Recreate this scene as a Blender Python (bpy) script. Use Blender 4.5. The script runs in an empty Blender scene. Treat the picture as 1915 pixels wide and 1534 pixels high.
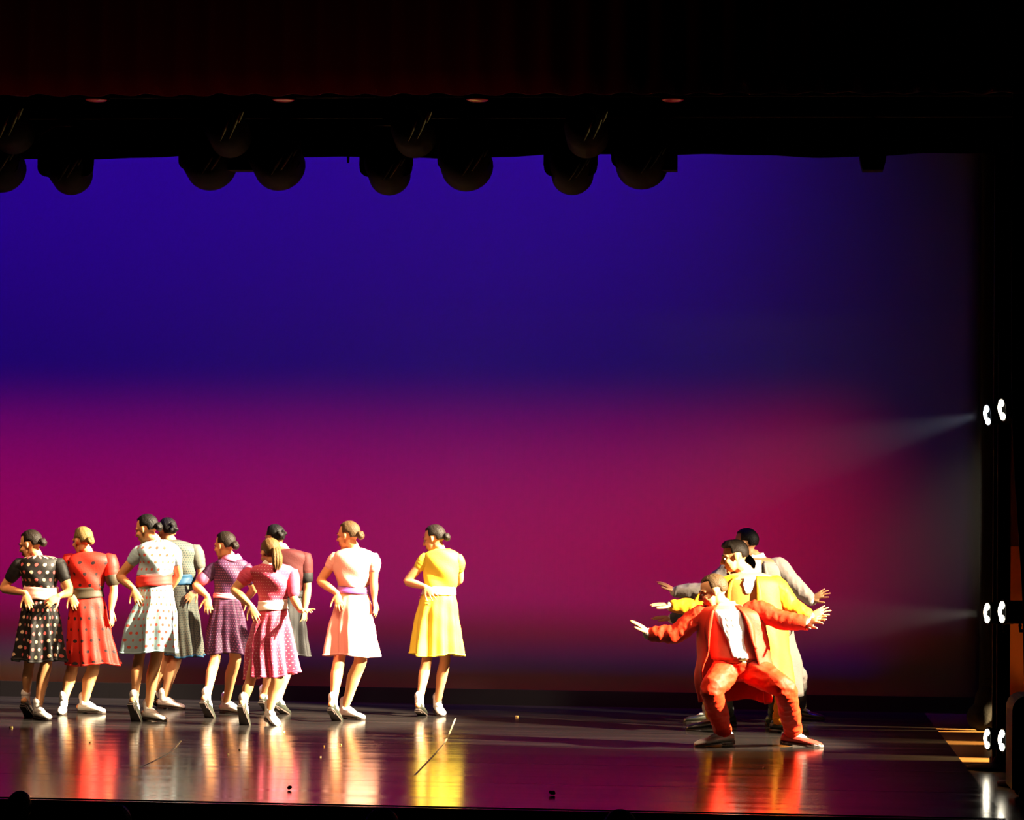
import bpy, math, random
from mathutils import Vector, Matrix, noise
random.seed(7)
SC = bpy.context.scene
COL = SC.collection
PI = math.pi
W, H = 1915.0, 1534.0
F = 5350.0                       # focal length in pixels
CAM = Vector((0.0, 0.0, 1.58))

# ---------------------------------------------------------------- camera
fwd_c = Vector(((1473 - W / 2) / F, -(1003 - H / 2) / F, -1)).normalized()   # world +Y seen in camera axes
up0 = Vector((math.sin(math.radians(0.45)), math.cos(math.radians(0.45)), 0))
up_c = (up0 - fwd_c * up0.dot(fwd_c)).normalized()
right_c = fwd_c.cross(up_c)
R = Matrix((right_c, fwd_c, up_c))          # camera axes -> world
cam = bpy.data.cameras.new('camera')
camo = bpy.data.objects.new('camera', cam)
COL.objects.link(camo)
cam.sensor_fit = 'HORIZONTAL'
cam.sensor_width = 36.0
cam.lens = F * 36.0 / W
cam.clip_start = 0.1
cam.clip_end = 200
camo.matrix_world = Matrix.Translation(CAM) @ R.to_4x4()
SC.camera = camo

def ray(px, py):
    return R @ Vector(((px - W / 2) / F, -(py - H / 2) / F, -1))
def at(px, py, Y):
    d = ray(px, py)
    return CAM + d * ((Y - CAM.y) / d.y)
def ground(px, py, z=0.0):
    d = ray(px, py)
    return CAM + d * ((z - CAM.z) / d.z)

# ---------------------------------------------------------------- world, exposure, lights
world = bpy.data.worlds.new('world')
SC.world = world
world.use_nodes = True
world.node_tree.nodes['Background'].inputs[0].default_value = (0.02, 0.01, 0.02, 1)
world.node_tree.nodes['Background'].inputs[1].default_value = 0.02
vs = SC.view_settings
vs.view_transform = 'Standard'
vs.look = 'None'
vs.gamma = 1
vs.exposure = 0
vs.use_curve_mapping = False
SC.cycles.use_denoising = True
SC.cycles.max_bounces = 6
SC.cycles.sample_clamp_indirect = 4
SC.cycles.caustics_reflective = False
SC.cycles.caustics_refractive = False

def aim(o, target):
    o.rotation_euler = (Vector(target) - o.location).to_track_quat('-Z', 'Y').to_euler()
def spot(name, loc, target, power, color, deg, blend=0.4, size=0.08):
    l = bpy.data.lights.new(name, 'SPOT')
    l.energy = power; l.color = color; l.spot_size = math.radians(deg); l.spot_blend = blend
    l.shadow_soft_size = size
    o = bpy.data.objects.new(name, l); COL.objects.link(o)
    o.location = loc; aim(o, target)
    return o
def area(name, loc, target, sx, sy, power, color, spread=180):
    l = bpy.data.lights.new(name, 'AREA')
    l.shape = 'RECTANGLE'; l.size = sx; l.size_y = sy; l.energy = power; l.color = color
    l.spread = math.radians(spread)
    o = bpy.data.objects.new(name, l); COL.objects.link(o)
    o.location = loc; aim(o, target)
    return o
CYC_Y = 26.7
WARM = (1.0, 0.84, 0.58)
# side lights out of frame in the right wing (key), high enough to stay off the backdrop
spot('side_light_women', (5.0, 22.2, 7.6), (-5.0, 24.05, 0.5), 75000, WARM, 19, 0.3)
spot('side_light_women', (5.0, 20.6, 7.4), (-5.0, 24.05, 0.4), 48000, WARM, 19, 0.3)
spot('side_light_men', (4.6, 19.7, 3.4), (-0.1, 21.9, 0.86), 36000, WARM, 23, 0.4)
spot('side_light_men', (4.6, 21.6, 3.8), (0.0, 24.3, 0.75), 8000, WARM, 18, 0.5)
# shin lights low in the wing raking the floor
for yy, pw, zt in ((25.1, 900, -.32), (23.95, 12000, -1.1), (22.5, 5000, -1.0), (20.8, 13000, -1.1), (18.9, 300, -.5)):
    spot('shin_light', (3.2, yy, 0.20), (-9.0, yy + 0.1, zt), pw, (1, .68, .28), 14 if pw > 2000 else 6, 0.6, 0.05)
# overhead wash from the electrics behind the border
area('overhead_wash', (-4.6, 20.3, 5.4), (-4.7, 24.0, 0.7), 6.0, 0.4, 40, (1, .60, .36), 32)
area('overhead_wash', (-0.3, 19.85, 4.7), (-0.3, 21.7, 0.8), 1.6, 0.3, 15, (1, .66, .44), 36)
# cyclorama strips: blue from the flies, crimson lower
area('cyc_strip_blue', (-5.6, 24.6, 8.4), (-5.6, CYC_Y, 3.9), 10.6, 0.3, 520, (0.070, 0.0, 1.0), 62)
area('cyc_strip_red', (-4.9, 23.4, 6.2), (-4.9, CYC_Y, 1.25), 11.0, 0.3, 262, (1.0, 0.0, 0.025), 25)
area('cyc_foot_fill', (-5.2, 26.4, 0.14), (-5.2, 26.62, 1.2), 12.0, 0.08, 11, (0.10, 0.0, 1.0), 120)  # hidden blue strip added to tint the foot of the backdrop
# beams of the two visible upstage boom lamps through the haze
spot('boom_beam', tuple(at(1834, 776, 20.0)), tuple(at(1500, 855, 20.0)), 620, (.75, .85, 1.0), 25, 0.7, 0.03)
spot('boom_beam', tuple(at(1834, 1147, 20.0)), tuple(at(1500, 1167, 20.0)), 620, (1, .9, .7), 25, 0.7, 0.03)
# lamps added without fixtures: warm on wing flat, on hanging-lamp ribs, red under valance
spot('wing_flat_fill', (1.70, 21.5, 0.3), (2.06, 23.6, 0.75), 60, (1, .40, .10), 22, 0.6)
spot('rib_fill_spot', (3.2, 18.1, 3.95), (-4.0, 18.75, 4.3), 480, (1, .85, .45), 13, 0.5)
area('valance_fill_strip', (-4.6, 16.45, 3.62), (-4.6, 16.75, 4.6), 6.5, 0.06, 0.9, (1, .10, .06), 140)

# ---------------------------------------------------------------- materials
MATS = {}
def mat(name, color, rough=0.8, metal=0.0, spec=0.3, bump=0.0, bscale=60, var=0.0, emit=None, estr=0.0, sheen=0.0):
    if name in MATS: return MATS[name]
    m = bpy.data.materials.new(name); MATS[name] = m
    m.use_nodes = True
    nt = m.node_tree; b = nt.nodes['Principled BSDF']
    b.inputs['Base Color'].default_value = (*color, 1)
    b.inputs['Roughness'].default_value = rough
    b.inputs['Metallic'].default_value = metal
    b.inputs['Specular IOR Level'].default_value = spec
    if sheen: b.inputs['Sheen Weight'].default_value = sheen
    tc = nt.nodes.new('ShaderNodeTexCoord')
    nz = nt.nodes.new('ShaderNodeTexNoise'); nz.inputs['Scale'].default_value = bscale
    nz.inputs['Detail'].default_value = 3
    nt.links.new(tc.outputs['Object'], nz.inputs['Vector'])
    if var:
        mx = nt.nodes.new('ShaderNodeMix'); mx.data_type = 'RGBA'
        mx.inputs[6].default_value = (*[c * (1 - var) for c in color], 1)
        mx.inputs[7].default_value = (*[min(1, c * (1 + var)) for c in color], 1)
        nt.links.new(nz.outputs['Fac'], mx.inputs[0])
        nt.links.new(mx.outputs[2], b.inputs['Base Color'])
    if bump:
        bp = nt.nodes.new('ShaderNodeBump'); bp.inputs['Strength'].default_value = bump
        bp.inputs['Distance'].default_value = 0.01
        nt.links.new(nz.outputs['Fac'], bp.inputs['Height'])
        nt.links.new(bp.outputs['Normal'], b.inputs['Normal'])
    if emit:
        b.inputs['Emission Color'].default_value = (*emit, 1)
        b.inputs['Emission Strength'].default_value = estr
    return m
def M_(nt, op, a=None, b=None):
    n = nt.nodes.new('ShaderNodeMath'); n.operation = op
    for i, v in enumerate((a, b)):
        if v is None: continue
        if isinstance(v, (int, float)): n.inputs[i].default_value = v
        else: nt.links.new(v, n.inputs[i])
    return n.outputs[0]
def dotmat(name, base, dots, spacing, radius, rough=0.7, stagger=True, sheen=0.0):
    """printed cloth: dots (one or two colours) on a ground, laid out in the cloth's own UV in metres"""
    if name in MATS: return MATS[name]
    m = mat(name, base, rough, bump=0.15, bscale=90, sheen=sheen)
    nt = m.node_tree; b = nt.nodes['Principled BSDF']
    uv = nt.nodes.new('ShaderNodeUVMap')
    sp = nt.nodes.new('ShaderNodeSeparateXYZ'); nt.links.new(uv.outputs[0], sp.inputs[0])
    v = M_(nt, 'DIVIDE', sp.outputs[1], spacing)
    row = M_(nt, 'FLOOR', v)
    u = M_(nt, 'DIVIDE', sp.outputs[0], spacing)
    if stagger:
        u = M_(nt, 'ADD', u, M_(nt, 'MULTIPLY', M_(nt, 'MODULO', row, 2.0), 0.5))
    colu = M_(nt, 'FLOOR', u)
    fu = M_(nt, 'SUBTRACT', M_(nt, 'FRACT', u), 0.5)
    fv = M_(nt, 'SUBTRACT', M_(nt, 'FRACT', v), 0.5)
    d = M_(nt, 'SQRT', M_(nt, 'ADD', M_(nt, 'MULTIPLY', fu, fu), M_(nt, 'MULTIPLY', fv, fv)))
    inside = M_(nt, 'LESS_THAN', d, radius / spacing)
    mix = nt.nodes.new('ShaderNodeMix'); mix.data_type = 'RGBA'
    mix.inputs[6].default_value = (*base, 1)
    if len(dots) == 2:
        par = M_(nt, 'MODULO', M_(nt, 'ABSOLUTE', M_(nt, 'ADD', colu, row)), 2.0)
        m2 = nt.nodes.new('ShaderNodeMix'); m2.data_type = 'RGBA'
        m2.inputs[6].default_value = (*dots[0], 1); m2.inputs[7].default_value = (*dots[1], 1)
        nt.links.new(par, m2.inputs[0]); nt.links.new(m2.outputs[2], mix.inputs[7])
    else:
        mix.inputs[7].default_value = (*dots[0], 1)
    nt.links.new(inside, mix.inputs[0])
    nt.links.new(mix.outputs[2], b.inputs['Base Color'])
    return m

# ---------------------------------------------------------------- mesh helpers
class Geo:
    def __init__(s): s.v = []; s.f = []; s.uv = []
    def ring_surface(s, rings, close=True, caps=(True, True), uvs=None):
        """rings: lists of equally many points; joins them into a skin"""
        n = len(rings[0]); o = len(s.v)
        for r in rings: s.v.extend([Vector(p) for p in r])
        k = n if close else n - 1
        for i in range(len(rings) - 1):
            for j in range(k):
                a = o + i * n + j; b = o + i * n + (j + 1) % n
                s.f.append((a, b, b + n, a + n))
                if uvs: s.uv.append((uvs(i, j), uvs(i, j + 1), uvs(i + 1, j + 1), uvs(i + 1, j)))
                else: s.uv.append(None)
        if caps[0]: s.f.append(tuple(o + j for j in range(n))[::-1]); s.uv.append(None)
        if caps[1]:
            q = o + (len(rings) - 1) * n
            s.f.append(tuple(q + j for j in range(n))); s.uv.append(None)
    def tube(s, pts, rad, seg=12, ref=None, round_ends=True):
        pts = [Vector(p) for p in pts]
        rad = [(r, r) if isinstance(r, (int, float)) else r for r in rad]
        tang = []
        for i in range(len(pts)):
            t = pts[min(i + 1, len(pts) - 1)] - pts[max(i - 1, 0)]
            tang.append(t.normalized() if t.length > 1e-9 else Vector((0, 0, 1)))
        a = Vector(ref) if ref is not None else (Vector((0, 1, 0)) if abs(tang[0].y) < .9 else Vector((1, 0, 0)))
        P, Rr, T, A = [], [], [], []
        def add(p, r, t, ax): P.append(p); Rr.append(r); T.append(t); A.append(ax)
        axs = []
        for t in tang:
            ax = a - t * a.dot(t)
            if ax.length < 1e-4: ax = t.orthogonal()
            ax.normalize(); axs.append(ax)
            if ref is None: a = ax
        if round_ends:
            r0 = rad[0]; e = min(r0)
            for k in (85, 60, 30):
                c = math.cos(math.radians(k)); q = math.sin(math.radians(k))
                add(pts[0] - tang[0] * e * q, (r0[0] * c, r0[1] * c), tang[0], axs[0])
        for p, r, t, ax in zip(pts, rad, tang, axs): add(p, r, t, ax)
        if round_ends:
            r0 = rad[-1]; e = min(r0)
            for k in (30, 60, 85):
                c = math.cos(math.radians(k)); q = math.sin(math.radians(k))
                add(pts[-1] + tang[-1] * e * q, (r0[0] * c, r0[1] * c), tang[-1], axs[-1])
        rings = []
        for p, r, t, ax in zip(P, Rr, T, A):
            b = t.cross(ax)
            rings.append([p + ax * (r[0] * math.cos(2 * PI * j / seg)) + b * (r[1] * math.sin(2 * PI * j / seg)) for j in range(seg)])
        s.ring_surface(rings)
    def limb(s, pts, rad, n=14, seg=14):
        p, r = resample(pts, rad, n)
        s.tube(p, r, seg)
    def ellipsoid(s, c, r, mtx=None, nu=16, nv=10):
        c = Vector(c); rings = []
        for i in range(nv + 1):
            th = PI * min(max(i / nv, 0.01), 0.99)
            ring = []
            for j in range(nu):
                ph = 2 * PI * j / nu
                p = Vector((r[0] * math.sin(th) * math.cos(ph), r[1] * math.sin(th) * math.sin(ph), -r[2] * math.cos(th))) + c
                ring.append(mtx @ p if mtx else p)
            rings.append(ring)
        s.ring_surface(rings)
    def box(s, c, d, mtx=None):
        c = Vector(c); o = len(s.v)
        for x in (-.5, .5):
            for y in (-.5, .5):
                for z in (-.5, .5):
                    p = c + Vector((x * d[0], y * d[1], z * d[2]))
                    s.v.append(mtx @ p if mtx else p)
        for f in ((0, 1, 3, 2), (4, 6, 7, 5), (0, 4, 5, 1), (2, 3, 7, 6), (0, 2, 6, 4), (1, 5, 7, 3)):
            s.f.append(tuple(o + k for k in f)); s.uv.append(None)
    def lathe(s, prof, mtx, seg=24, caps=(True, True)):
        """prof: (radius, z) along the local z axis"""
        rings = [[mtx @ Vector((r * math.cos(2 * PI * j / seg), r * math.sin(2 * PI * j / seg), z)) for j in range(seg)] for r, z in prof]
        s.ring_surface(rings, caps=caps)
    def mesh(s, name, off=Vector((0, 0, 0)), smooth=True):
        me = bpy.data.meshes.new(name)
        me.from_pydata([tuple(p - off) for p in s.v], [], s.f)
        if any(s.uv):
            l = me.uv_layers.new(name='UVMap')
            k = 0
            for f, u in zip(s.f, s.uv):
                for q in range(len(f)):
                    l.data[k].uv = u[q] if u else (0, 0)
                    k += 1
        if smooth: me.polygons.foreach_set('use_smooth', [True] * len(me.polygons))
        me.update()
        return me
def resample(pts, rad, n):
    pts = [Vector(p) for p in pts]
    m = len(pts); P, Q = [], []
    for k in range(n + 1):
        t = k / n * (m - 1); i = min(int(t), m - 2); u = t - i
        p0, p1, p2, p3 = pts[max(i - 1, 0)], pts[i], pts[i + 1], pts[min(i + 2, m - 1)]
        c = 0.5 * ((2 * p1) + (p2 - p0) * u + (2 * p0 - 5 * p1 + 4 * p2 - p3) * u * u + (3 * p1 - p0 - 3 * p2 + p3) * u ** 3)
        l = p1.lerp(p2, u)
        P.append(l.lerp(c, 0.55))
        w = u * u * (3 - 2 * u)
        Q.append(rad[i] * (1 - w) + rad[i + 1] * w)
    return P, Q
def interp(tab, x):
    """piecewise smooth interpolation of rows (x, a, b, ...)"""
    if x <= tab[0][0]: return tab[0][1:]
    if x >= tab[-1][0]: return tab[-1][1:]
    for i in range(len(tab) - 1):
        if tab[i][0] <= x <= tab[i + 1][0]:
            u = (x - tab[i][0]) / max(1e-9, tab[i + 1][0] - tab[i][0])
            p0, p1, p2, p3 = tab[max(i - 1, 0)], tab[i], tab[i + 1], tab[min(i + 2, len(tab) - 1)]
            out = []
            for k in range(1, len(p1)):
                m1 = (p2[k] - p0[k]) / max(1e-9, p2[0] - p0[0]); m2 = (p3[k] - p1[k]) / max(1e-9, p3[0] - p1[0])
                h = p2[0] - p1[0]
                out.append((2*u**3-3*u*u+1)*p1[k] + (u**3-2*u*u+u)*h*m1*.8 + (-2*u**3+3*u*u)*p2[k] + (u**3-u*u)*h*m2*.8)
            return out
def remeshed(g, name, off, voxel=0.007, smooth=3, disp=0.0, dfreq=(8, 8, 8), ratio=0.4):
    """melts overlapping closed tubes into ONE continuous skin"""
    me = g.mesh(name + '_raw')
    o = bpy.data.objects.new(name + '_raw', me); COL.objects.link(o)
    rm = o.modifiers.new('r', 'REMESH'); rm.mode = 'VOXEL'; rm.voxel_size = voxel
    sm = o.modifiers.new('s', 'SMOOTH'); sm.factor = 0.5; sm.iterations = smooth
    if ratio < 1:
        dc = o.modifiers.new('d', 'DECIMATE'); dc.ratio = ratio
    dg = bpy.context.evaluated_depsgraph_get()
    out = bpy.data.meshes.new_from_object(o.evaluated_get(dg))
    bpy.data.objects.remove(o); bpy.data.meshes.remove(me)
    out.name = name
    if disp:
        for v in out.vertices:
            p = Vector((v.co.x * dfreq[0], v.co.y * dfreq[1], v.co.z * dfreq[2]))
            v.co += v.normal * (disp * (0.35 - 1.5 * abs(noise.noise(p)) + 0.5 * (0.35 - abs(noise.noise(p * 2.1)))))
    for v in out.vertices: v.co -= off
    out.polygons.foreach_set('use_smooth', [True] * len(out.polygons))
    out.update()
    return out
def obj(name, me, material, parent=None, kind=None):
    o = bpy.data.objects.new(name, me); COL.objects.link(o)
    if material:
        if not me.materials: me.materials.append(material)
    if parent: o.parent = parent
    if kind: o['kind'] = kind
    return o
def tag(o, label=None, cat=None, group=None, kind=None):
    if label: o['label'] = label
    if cat: o['category'] = cat
    if group: o['group'] = group
    if kind: o['kind'] = kind
    return o
def thing(name, loc, label, cat, group=None):
    o = bpy.data.objects.new(name, None); COL.objects.link(o)
    o.location = loc; o.empty_display_size = .1
    return tag(o, label, cat, group)
def solid(o, t, off=0.0):
    m = o.modifiers.new('thickness', 'SOLIDIFY'); m.thickness = t; m.offset = off
    return o
# ================================================================ the stage
MARLEY_X = 1.24
BLACK = mat('black_cloth', (0.006, 0.006, 0.007), 0.95, spec=0.05, bump=0.3, bscale=40)
# floor: wooden stage floor, dance vinyl in strips running across it
def wood():
    m = mat('stage_wood', (0.30, 0.15, 0.05), 0.2, spec=0.4)
    nt = m.node_tree; b = nt.nodes['Principled BSDF']
    tc = nt.nodes.new('ShaderNodeTexCoord'); mp = nt.nodes.new('ShaderNodeMapping')
    mp.inputs['Scale'].default_value = (0.8, 14, 1)
    nz = nt.nodes.new('ShaderNodeTexNoise'); nz.inputs['Scale'].default_value = 3; nz.inputs['Detail'].default_value = 5
    cr = nt.nodes.new('ShaderNodeValToRGB')
    cr.color_ramp.elements[0].color = (0.20, 0.09, 0.03, 1); cr.color_ramp.elements[1].color = (0.38, 0.20, 0.07, 1)
    nt.links.new(tc.outputs['Object'], mp.inputs[0]); nt.links.new(mp.outputs[0], nz.inputs['Vector'])
    nt.links.new(nz.outputs['Fac'], cr.inputs[0]); nt.links.new(cr.outputs[0], b.inputs['Base Color'])
    return m
def vinyl():
    m = mat('dance_vinyl', (0.035, 0.03, 0.03), 0.2, spec=0.5)
    nt = m.node_tree; b = nt.nodes['Principled BSDF']
    tc = nt.nodes.new('ShaderNodeTexCoord'); mp = nt.nodes.new('ShaderNodeMapping')
    mp.inputs['Scale'].default_value = (0.5, 5, 1)
    nz = nt.nodes.new('ShaderNodeTexNoise'); nz.inputs['Scale'].default_value = 1.2; nz.inputs['Detail'].default_value = 6
    nt.links.new(tc.outputs['Object'], mp.inputs[0]); nt.links.new(mp.outputs[0], nz.inputs['Vector'])
    mr = nt.nodes.new('ShaderNodeMapRange')
    mr.inputs[1].default_value = .3; mr.inputs[2].default_value = .7
    mr.inputs[3].default_value = 0.10; mr.inputs[4].default_value = 0.20
    nt.links.new(nz.outputs['Fac'], mr.inputs[0]); nt.links.new(mr.outputs[0], b.inputs['Roughness'])
    cr = nt.nodes.new('ShaderNodeValToRGB')
    cr.color_ramp.elements[0].color = (0.007, 0.006, 0.006, 1); cr.color_ramp.elements[1].color = (0.022, 0.018, 0.016, 1)
    nt.links.new(nz.outputs['Fac'], cr.inputs[0]); nt.links.new(cr.outputs[0], b.inputs['Base Color'])
    return m
STAGE_FRONT = ground(950, 1513).y
g = Geo(); g.box((-3.5, (STAGE_FRONT + 29) / 2, -0.056), (21, 29 - STAGE_FRONT, 0.1))
floor = obj('floor', g.mesh('floor', smooth=False), wood(), kind='structure')
VIN = vinyl()
y0 = STAGE_FRONT + 0.06
k = 0
while y0 < 26.4:
    y1 = min(y0 + 1.58, 26.4)
    g = Geo(); g.box(((MARLEY_X - 13) / 2, (y0 + y1) / 2, -0.003), (MARLEY_X + 13, y1 - y0 - 0.012, 0.006))
    obj('floor_panel', g.mesh('floor_panel', smooth=False), VIN, floor)
    y0 = y1; k += 1
g = Geo(); g.box((-3.5, STAGE_FRONT - 0.06, -0.55), (21, 0.1, 0.98))
obj('wall_front', g.mesh('wall_front', smooth=False), BLACK, kind='structure')
g = Geo(); g.box((-3.5, (STAGE_FRONT - 4) / 2, -1.1), (21, STAGE_FRONT + 4, 0.1))
obj('floor', g.mesh('house_floor', smooth=False), mat('house_carpet', (0.01, 0.008, 0.008), .95), kind='structure')
g = Geo(); g.box((-3.5, 28.6, 4.6), (21, 0.2, 9.4))
obj('wall_back', g.mesh('wall_back', smooth=False), mat('back_wall_black', (.01, .01, .012), .9), kind='structure')
g = Geo(); g.box((-14.2, 22.6, 4.6), (0.2, 12.4, 9.4))
obj('wall_left', g.mesh('wall_left', smooth=False), MATS['back_wall_black'], kind='structure')
g = Geo(); g.box((7.2, 22.6, 4.6), (0.2, 12.4, 9.4))
obj('wall_right', g.mesh('wall_right', smooth=False), MATS['back_wall_black'], kind='structure')

def drape(name, pts, ztop, zbot, material, label, cat, folds=0.05, wl=0.25, nz=14, wav=0.0, group=None, thick=0.01, bottom=None):
    """hanging cloth with vertical folds along the plan line pts"""
    (xa, ya), (xb, yb) = pts
    L = math.hypot(xb - xa, yb - ya); n = max(8, int(L / wl * 8))
    rnd = random.Random(sum(map(ord, label)))
    ph = rnd.random() * 6
    d = Vector((xb - xa, yb - ya, 0)).normalized(); nn = Vector((-d.y, d.x, 0))
    rings = []
    for i in range(nz + 1):
        t = i / nz; row = []
        for j in range(n + 1):
            s = j / n * L
            x = xa + d.x * s; y = ya + d.y * s
            fo = folds * (0.35 + 0.65 * t) * (math.sin(2 * PI * s / wl + ph) + 0.4 * math.sin(2 * PI * s / wl * .37 + 1))
            zb = zbot + wav * (math.sin(s * 2.1 + ph) + .5 * math.sin(s * 5.3))
            if bottom: zb = bottom(x)
            row.append(Vector((x, y, ztop + (zb - ztop) * t)) + nn * fo)
        rings.append(row)
    g = Geo(); g.ring_surface(rings, close=False, caps=(False, False))
    o = obj(name, g.mesh(name), material)
    solid(o, thick)
    return tag(o, label, cat, group)

# cyclorama: seamless cloth with faint vertical rucks
m = mat('cyc_cloth', (0.08, 0.08, 0.08), 0.95, spec=0.0)
nt = m.node_tree; b = nt.nodes['Principled BSDF']
tc = nt.nodes.new('ShaderNodeTexCoord'); mp = nt.nodes.new('ShaderNodeMapping'); mp.inputs['Scale'].default_value = (7, 1, 0.25)
nz = nt.nodes.new('ShaderNodeTexNoise'); nz.inputs['Scale'].default_value = 1.6; nz.inputs['Detail'].default_value = 4
bp = nt.nodes.new('ShaderNodeBump'); bp.inputs['Strength'].default_value = 0.05; bp.inputs['Distance'].default_value = 0.05
nt.links.new(tc.outputs['Object'], mp.inputs[0]); nt.links.new(mp.outputs[0], nz.inputs['Vector'])
nt.links.new(nz.outputs['Fac'], bp.inputs['Height']); nt.links.new(bp.outputs['Normal'], b.inputs['Normal'])
cyc_r = at(1834, 800, CYC_Y).x
drape('cyclorama', ((-13.5, CYC_Y), (cyc_r, CYC_Y)), 7.6, 0.02, m,
      'tall seamless cloth backdrop washed blue above and crimson below', 'backdrop', folds=0.004, wl=1.4, nz=8)
# ground row: low black masking board in front of the cyclorama foot
g = Geo()
zt = at(950, 1290, 26.2).z
n = 14; x0 = -12.5; x1 = cyc_r + .3
root = thing('ground_row', ((x0 + x1) / 2, 26.2, 0), 'long low black masking strip along the foot of the backdrop', 'masking')
for i in range(n):
    g = Geo(); xa = x0 + (x1 - x0) * i / n; xb = x0 + (x1 - x0) * (i + 1) / n
    g.box(((xa + xb) / 2 - root.location.x, 0, zt / 2), (xb - xa - 0.001, 0.03, zt))
    obj('panel', g.mesh('panel', smooth=False), mat('ground_row_black', (.003, .0025, .0025), .9, spec=.05), root)
    g = Geo(); g.box(((xa + xb) / 2 - root.location.x, 0.2, 0.02), (0.04, 0.4, 0.04))
    obj('foot', g.mesh('foot', smooth=False), MATS['ground_row_black'], root)

# black legs and masking on the right
lx = at(1833, 800, 24.7).x
drape('side_curtain', ((lx, 24.7), (lx + 1.9, 24.7)), 7.0, 0.01, BLACK, 'black upstage leg curtain closing off the right end of the backdrop', 'curtain', .04, .3)
ca, cb = at(1857, 1000, 20.3).x, at(1886, 1000, 20.3).x
root = thing('masking_flat', ((ca + cb) / 2, 20.3, 0), 'tall narrow black masking flat between the two columns of side lamps', 'masking')
g = Geo(); g.box((0, 0, 3.2), (cb - ca, 0.05, 6.4)); obj('panel', g.mesh('panel', smooth=False), BLACK, root)
g = Geo(); g.box(((cb - ca) / 2 + .006, -.005, 3.2), (0.012, 0.06, 6.4)); tag(obj('red_lit_edge', g.mesh('red_lit_edge', smooth=False), mat('edge_red_light', (.03, .002, .002), .9), root), 'dark red strip coloured as a red-lit edge')  # thin dark red strip stands in for red light along the edge
g = Geo(); g.box((0, .13, .02), (cb - ca, .26, .04)); obj('foot', g.mesh('foot', smooth=False), BLACK, root)
drape('side_curtain', ((2.06, 23.35), (4.6, 23.35)), 6.5, 0.01, BLACK, 'black curtain hanging deeper in the right wing beside the orange flat', 'curtain', .03, .3)  # unseen leg added to block side light from flat and backdrop
# sandbag lump at the foot of the leg
g = Geo()
sb = ground(1836, 1366)
for a, c, r in ((0, (0, 0, .11), (.13, .12, .12)), (1, (.04, .02, .25), (.1, .09, .12)), (2, (.11, 0, .08), (.1, .1, .09))):
    g.ellipsoid(Vector(c) + sb, r)
root = thing('sandbag', sb, 'slumped black sandbag lying at the foot of the upstage leg curtain', 'sandbag')
obj('bag', remeshed(g, 'bag', sb, .02, 3, ratio=1), BLACK, root)
g = Geo(); g.tube([Vector((.0, 0, .33)), Vector((.03, 0, .42)), Vector((.08, 0, .42)), Vector((.1, 0, .33))], [.012] * 4, 8); obj('handle', g.mesh('handle'), BLACK, root)
# warm wing flat beyond the lamps: tan below, darker red above
wa = at(1880, 1000, 23.6).x
root = thing('wing_flat', (wa + .6, 23.6, 0), 'warm orange lit scenery flat standing in the right wing', 'scenery')
zs = at(1900, 1022, 23.6).z
g = Geo(); g.box((0, 0, zs / 2), (1.2, 0.04, zs)); obj('lower_panel', g.mesh('lower_panel', smooth=False), mat('flat_tan', (.26, .09, .02), .8, bump=.1, var=.15, bscale=3), root)
g = Geo(); g.box((0, 0, (zs + 3.4) / 2 + .002), (1.2, 0.04, 3.4 - zs)); tag(obj('upper_panel', g.mesh('upper_panel', smooth=False), mat('flat_dark_red', (.022, .002, .0015), .8), root), 'dark red upper panel')
g = Geo(); g.box((0, .04, 1.7), (.06, .04, 3.4)); obj('stile', g.mesh('stile', smooth=False), BLACK, root)
# downstage leg with a slanting edge
Yl = 18.16
edge = [(0, 1894), (700, 1892), (840, 1895), (1000, 1905), (1110, 1912), (1200, 1914), (1300, 1916), (1534, 1922)]
rings = []
for i in range(31):
    py = -150 + i * (1534 + 150 + 60) / 30
    xe, = interp(edge, py)
    p = at(xe, py, Yl); row = []
    for j in range(26):
        s = j / 25
        row.append(Vector((p.x + s * (3.2 - p.x), Yl + .05 * math.sin(s * 44 + .3) * min(1, s * 12 + .15), max(p.z, 0.01))))
    rings.append(row)
g = Geo(); g.ring_surface(rings, close=False, caps=(False, False))
o = obj('side_curtain', g.mesh('side_curtain'), BLACK); solid(o, .01)
tag(o, 'black downstage leg curtain with a slanted inner edge nearest the front of the stage', 'curtain')
# black road case in the wing
rc = ground(1899, 1500)
zc = at(1900, 1302, rc.y).z
root = thing('road_case', (rc.x + .28, rc.y + .26, 0), 'black rounded road case standing in the wing below the orange flat', 'case')
g = Geo()
prof = []
wd, r_ = .60, .09
for a in range(0, 91, 15): prof.append((-wd / 2 + r_ - r_ * math.cos(math.radians(a)), zc - r_ + r_ * math.sin(math.radians(a))))
for a in range(90, -1, -15): prof.append((wd / 2 - r_ + r_ * math.cos(math.radians(a)), zc - r_ + r_ * math.sin(math.radians(a))))
prof = [(-wd / 2, .07)] + prof + [(wd / 2, .07)]
g.ring_surface([[Vector((x, y, z)) for x, z in prof] for y in (-.25, .25)])
obj('shell', g.mesh('shell', smooth=False), mat('case_black', (.003, .003, .003), .8, spec=.1), root)
for sx in (-1, 1):
    for sy in (-1, 1):
        g = Geo(); g.lathe([(.035, -.015), (.035, .015)], Matrix.Translation((sx * .22, sy * .18, .035)) @ Matrix.Rotation(PI / 2, 4, 'X'), 14)
        obj('caster', g.mesh('caster'), MATS['case_black'], root)
g = Geo(); g.tube([Vector((-.1, -.26, .5)), Vector((-.08, -.29, .5)), Vector((.08, -.29, .5)), Vector((.1, -.26, .5))], [.01] * 4, 8); obj('handle', g.mesh('handle'), MATS['case_black'], root)

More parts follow.
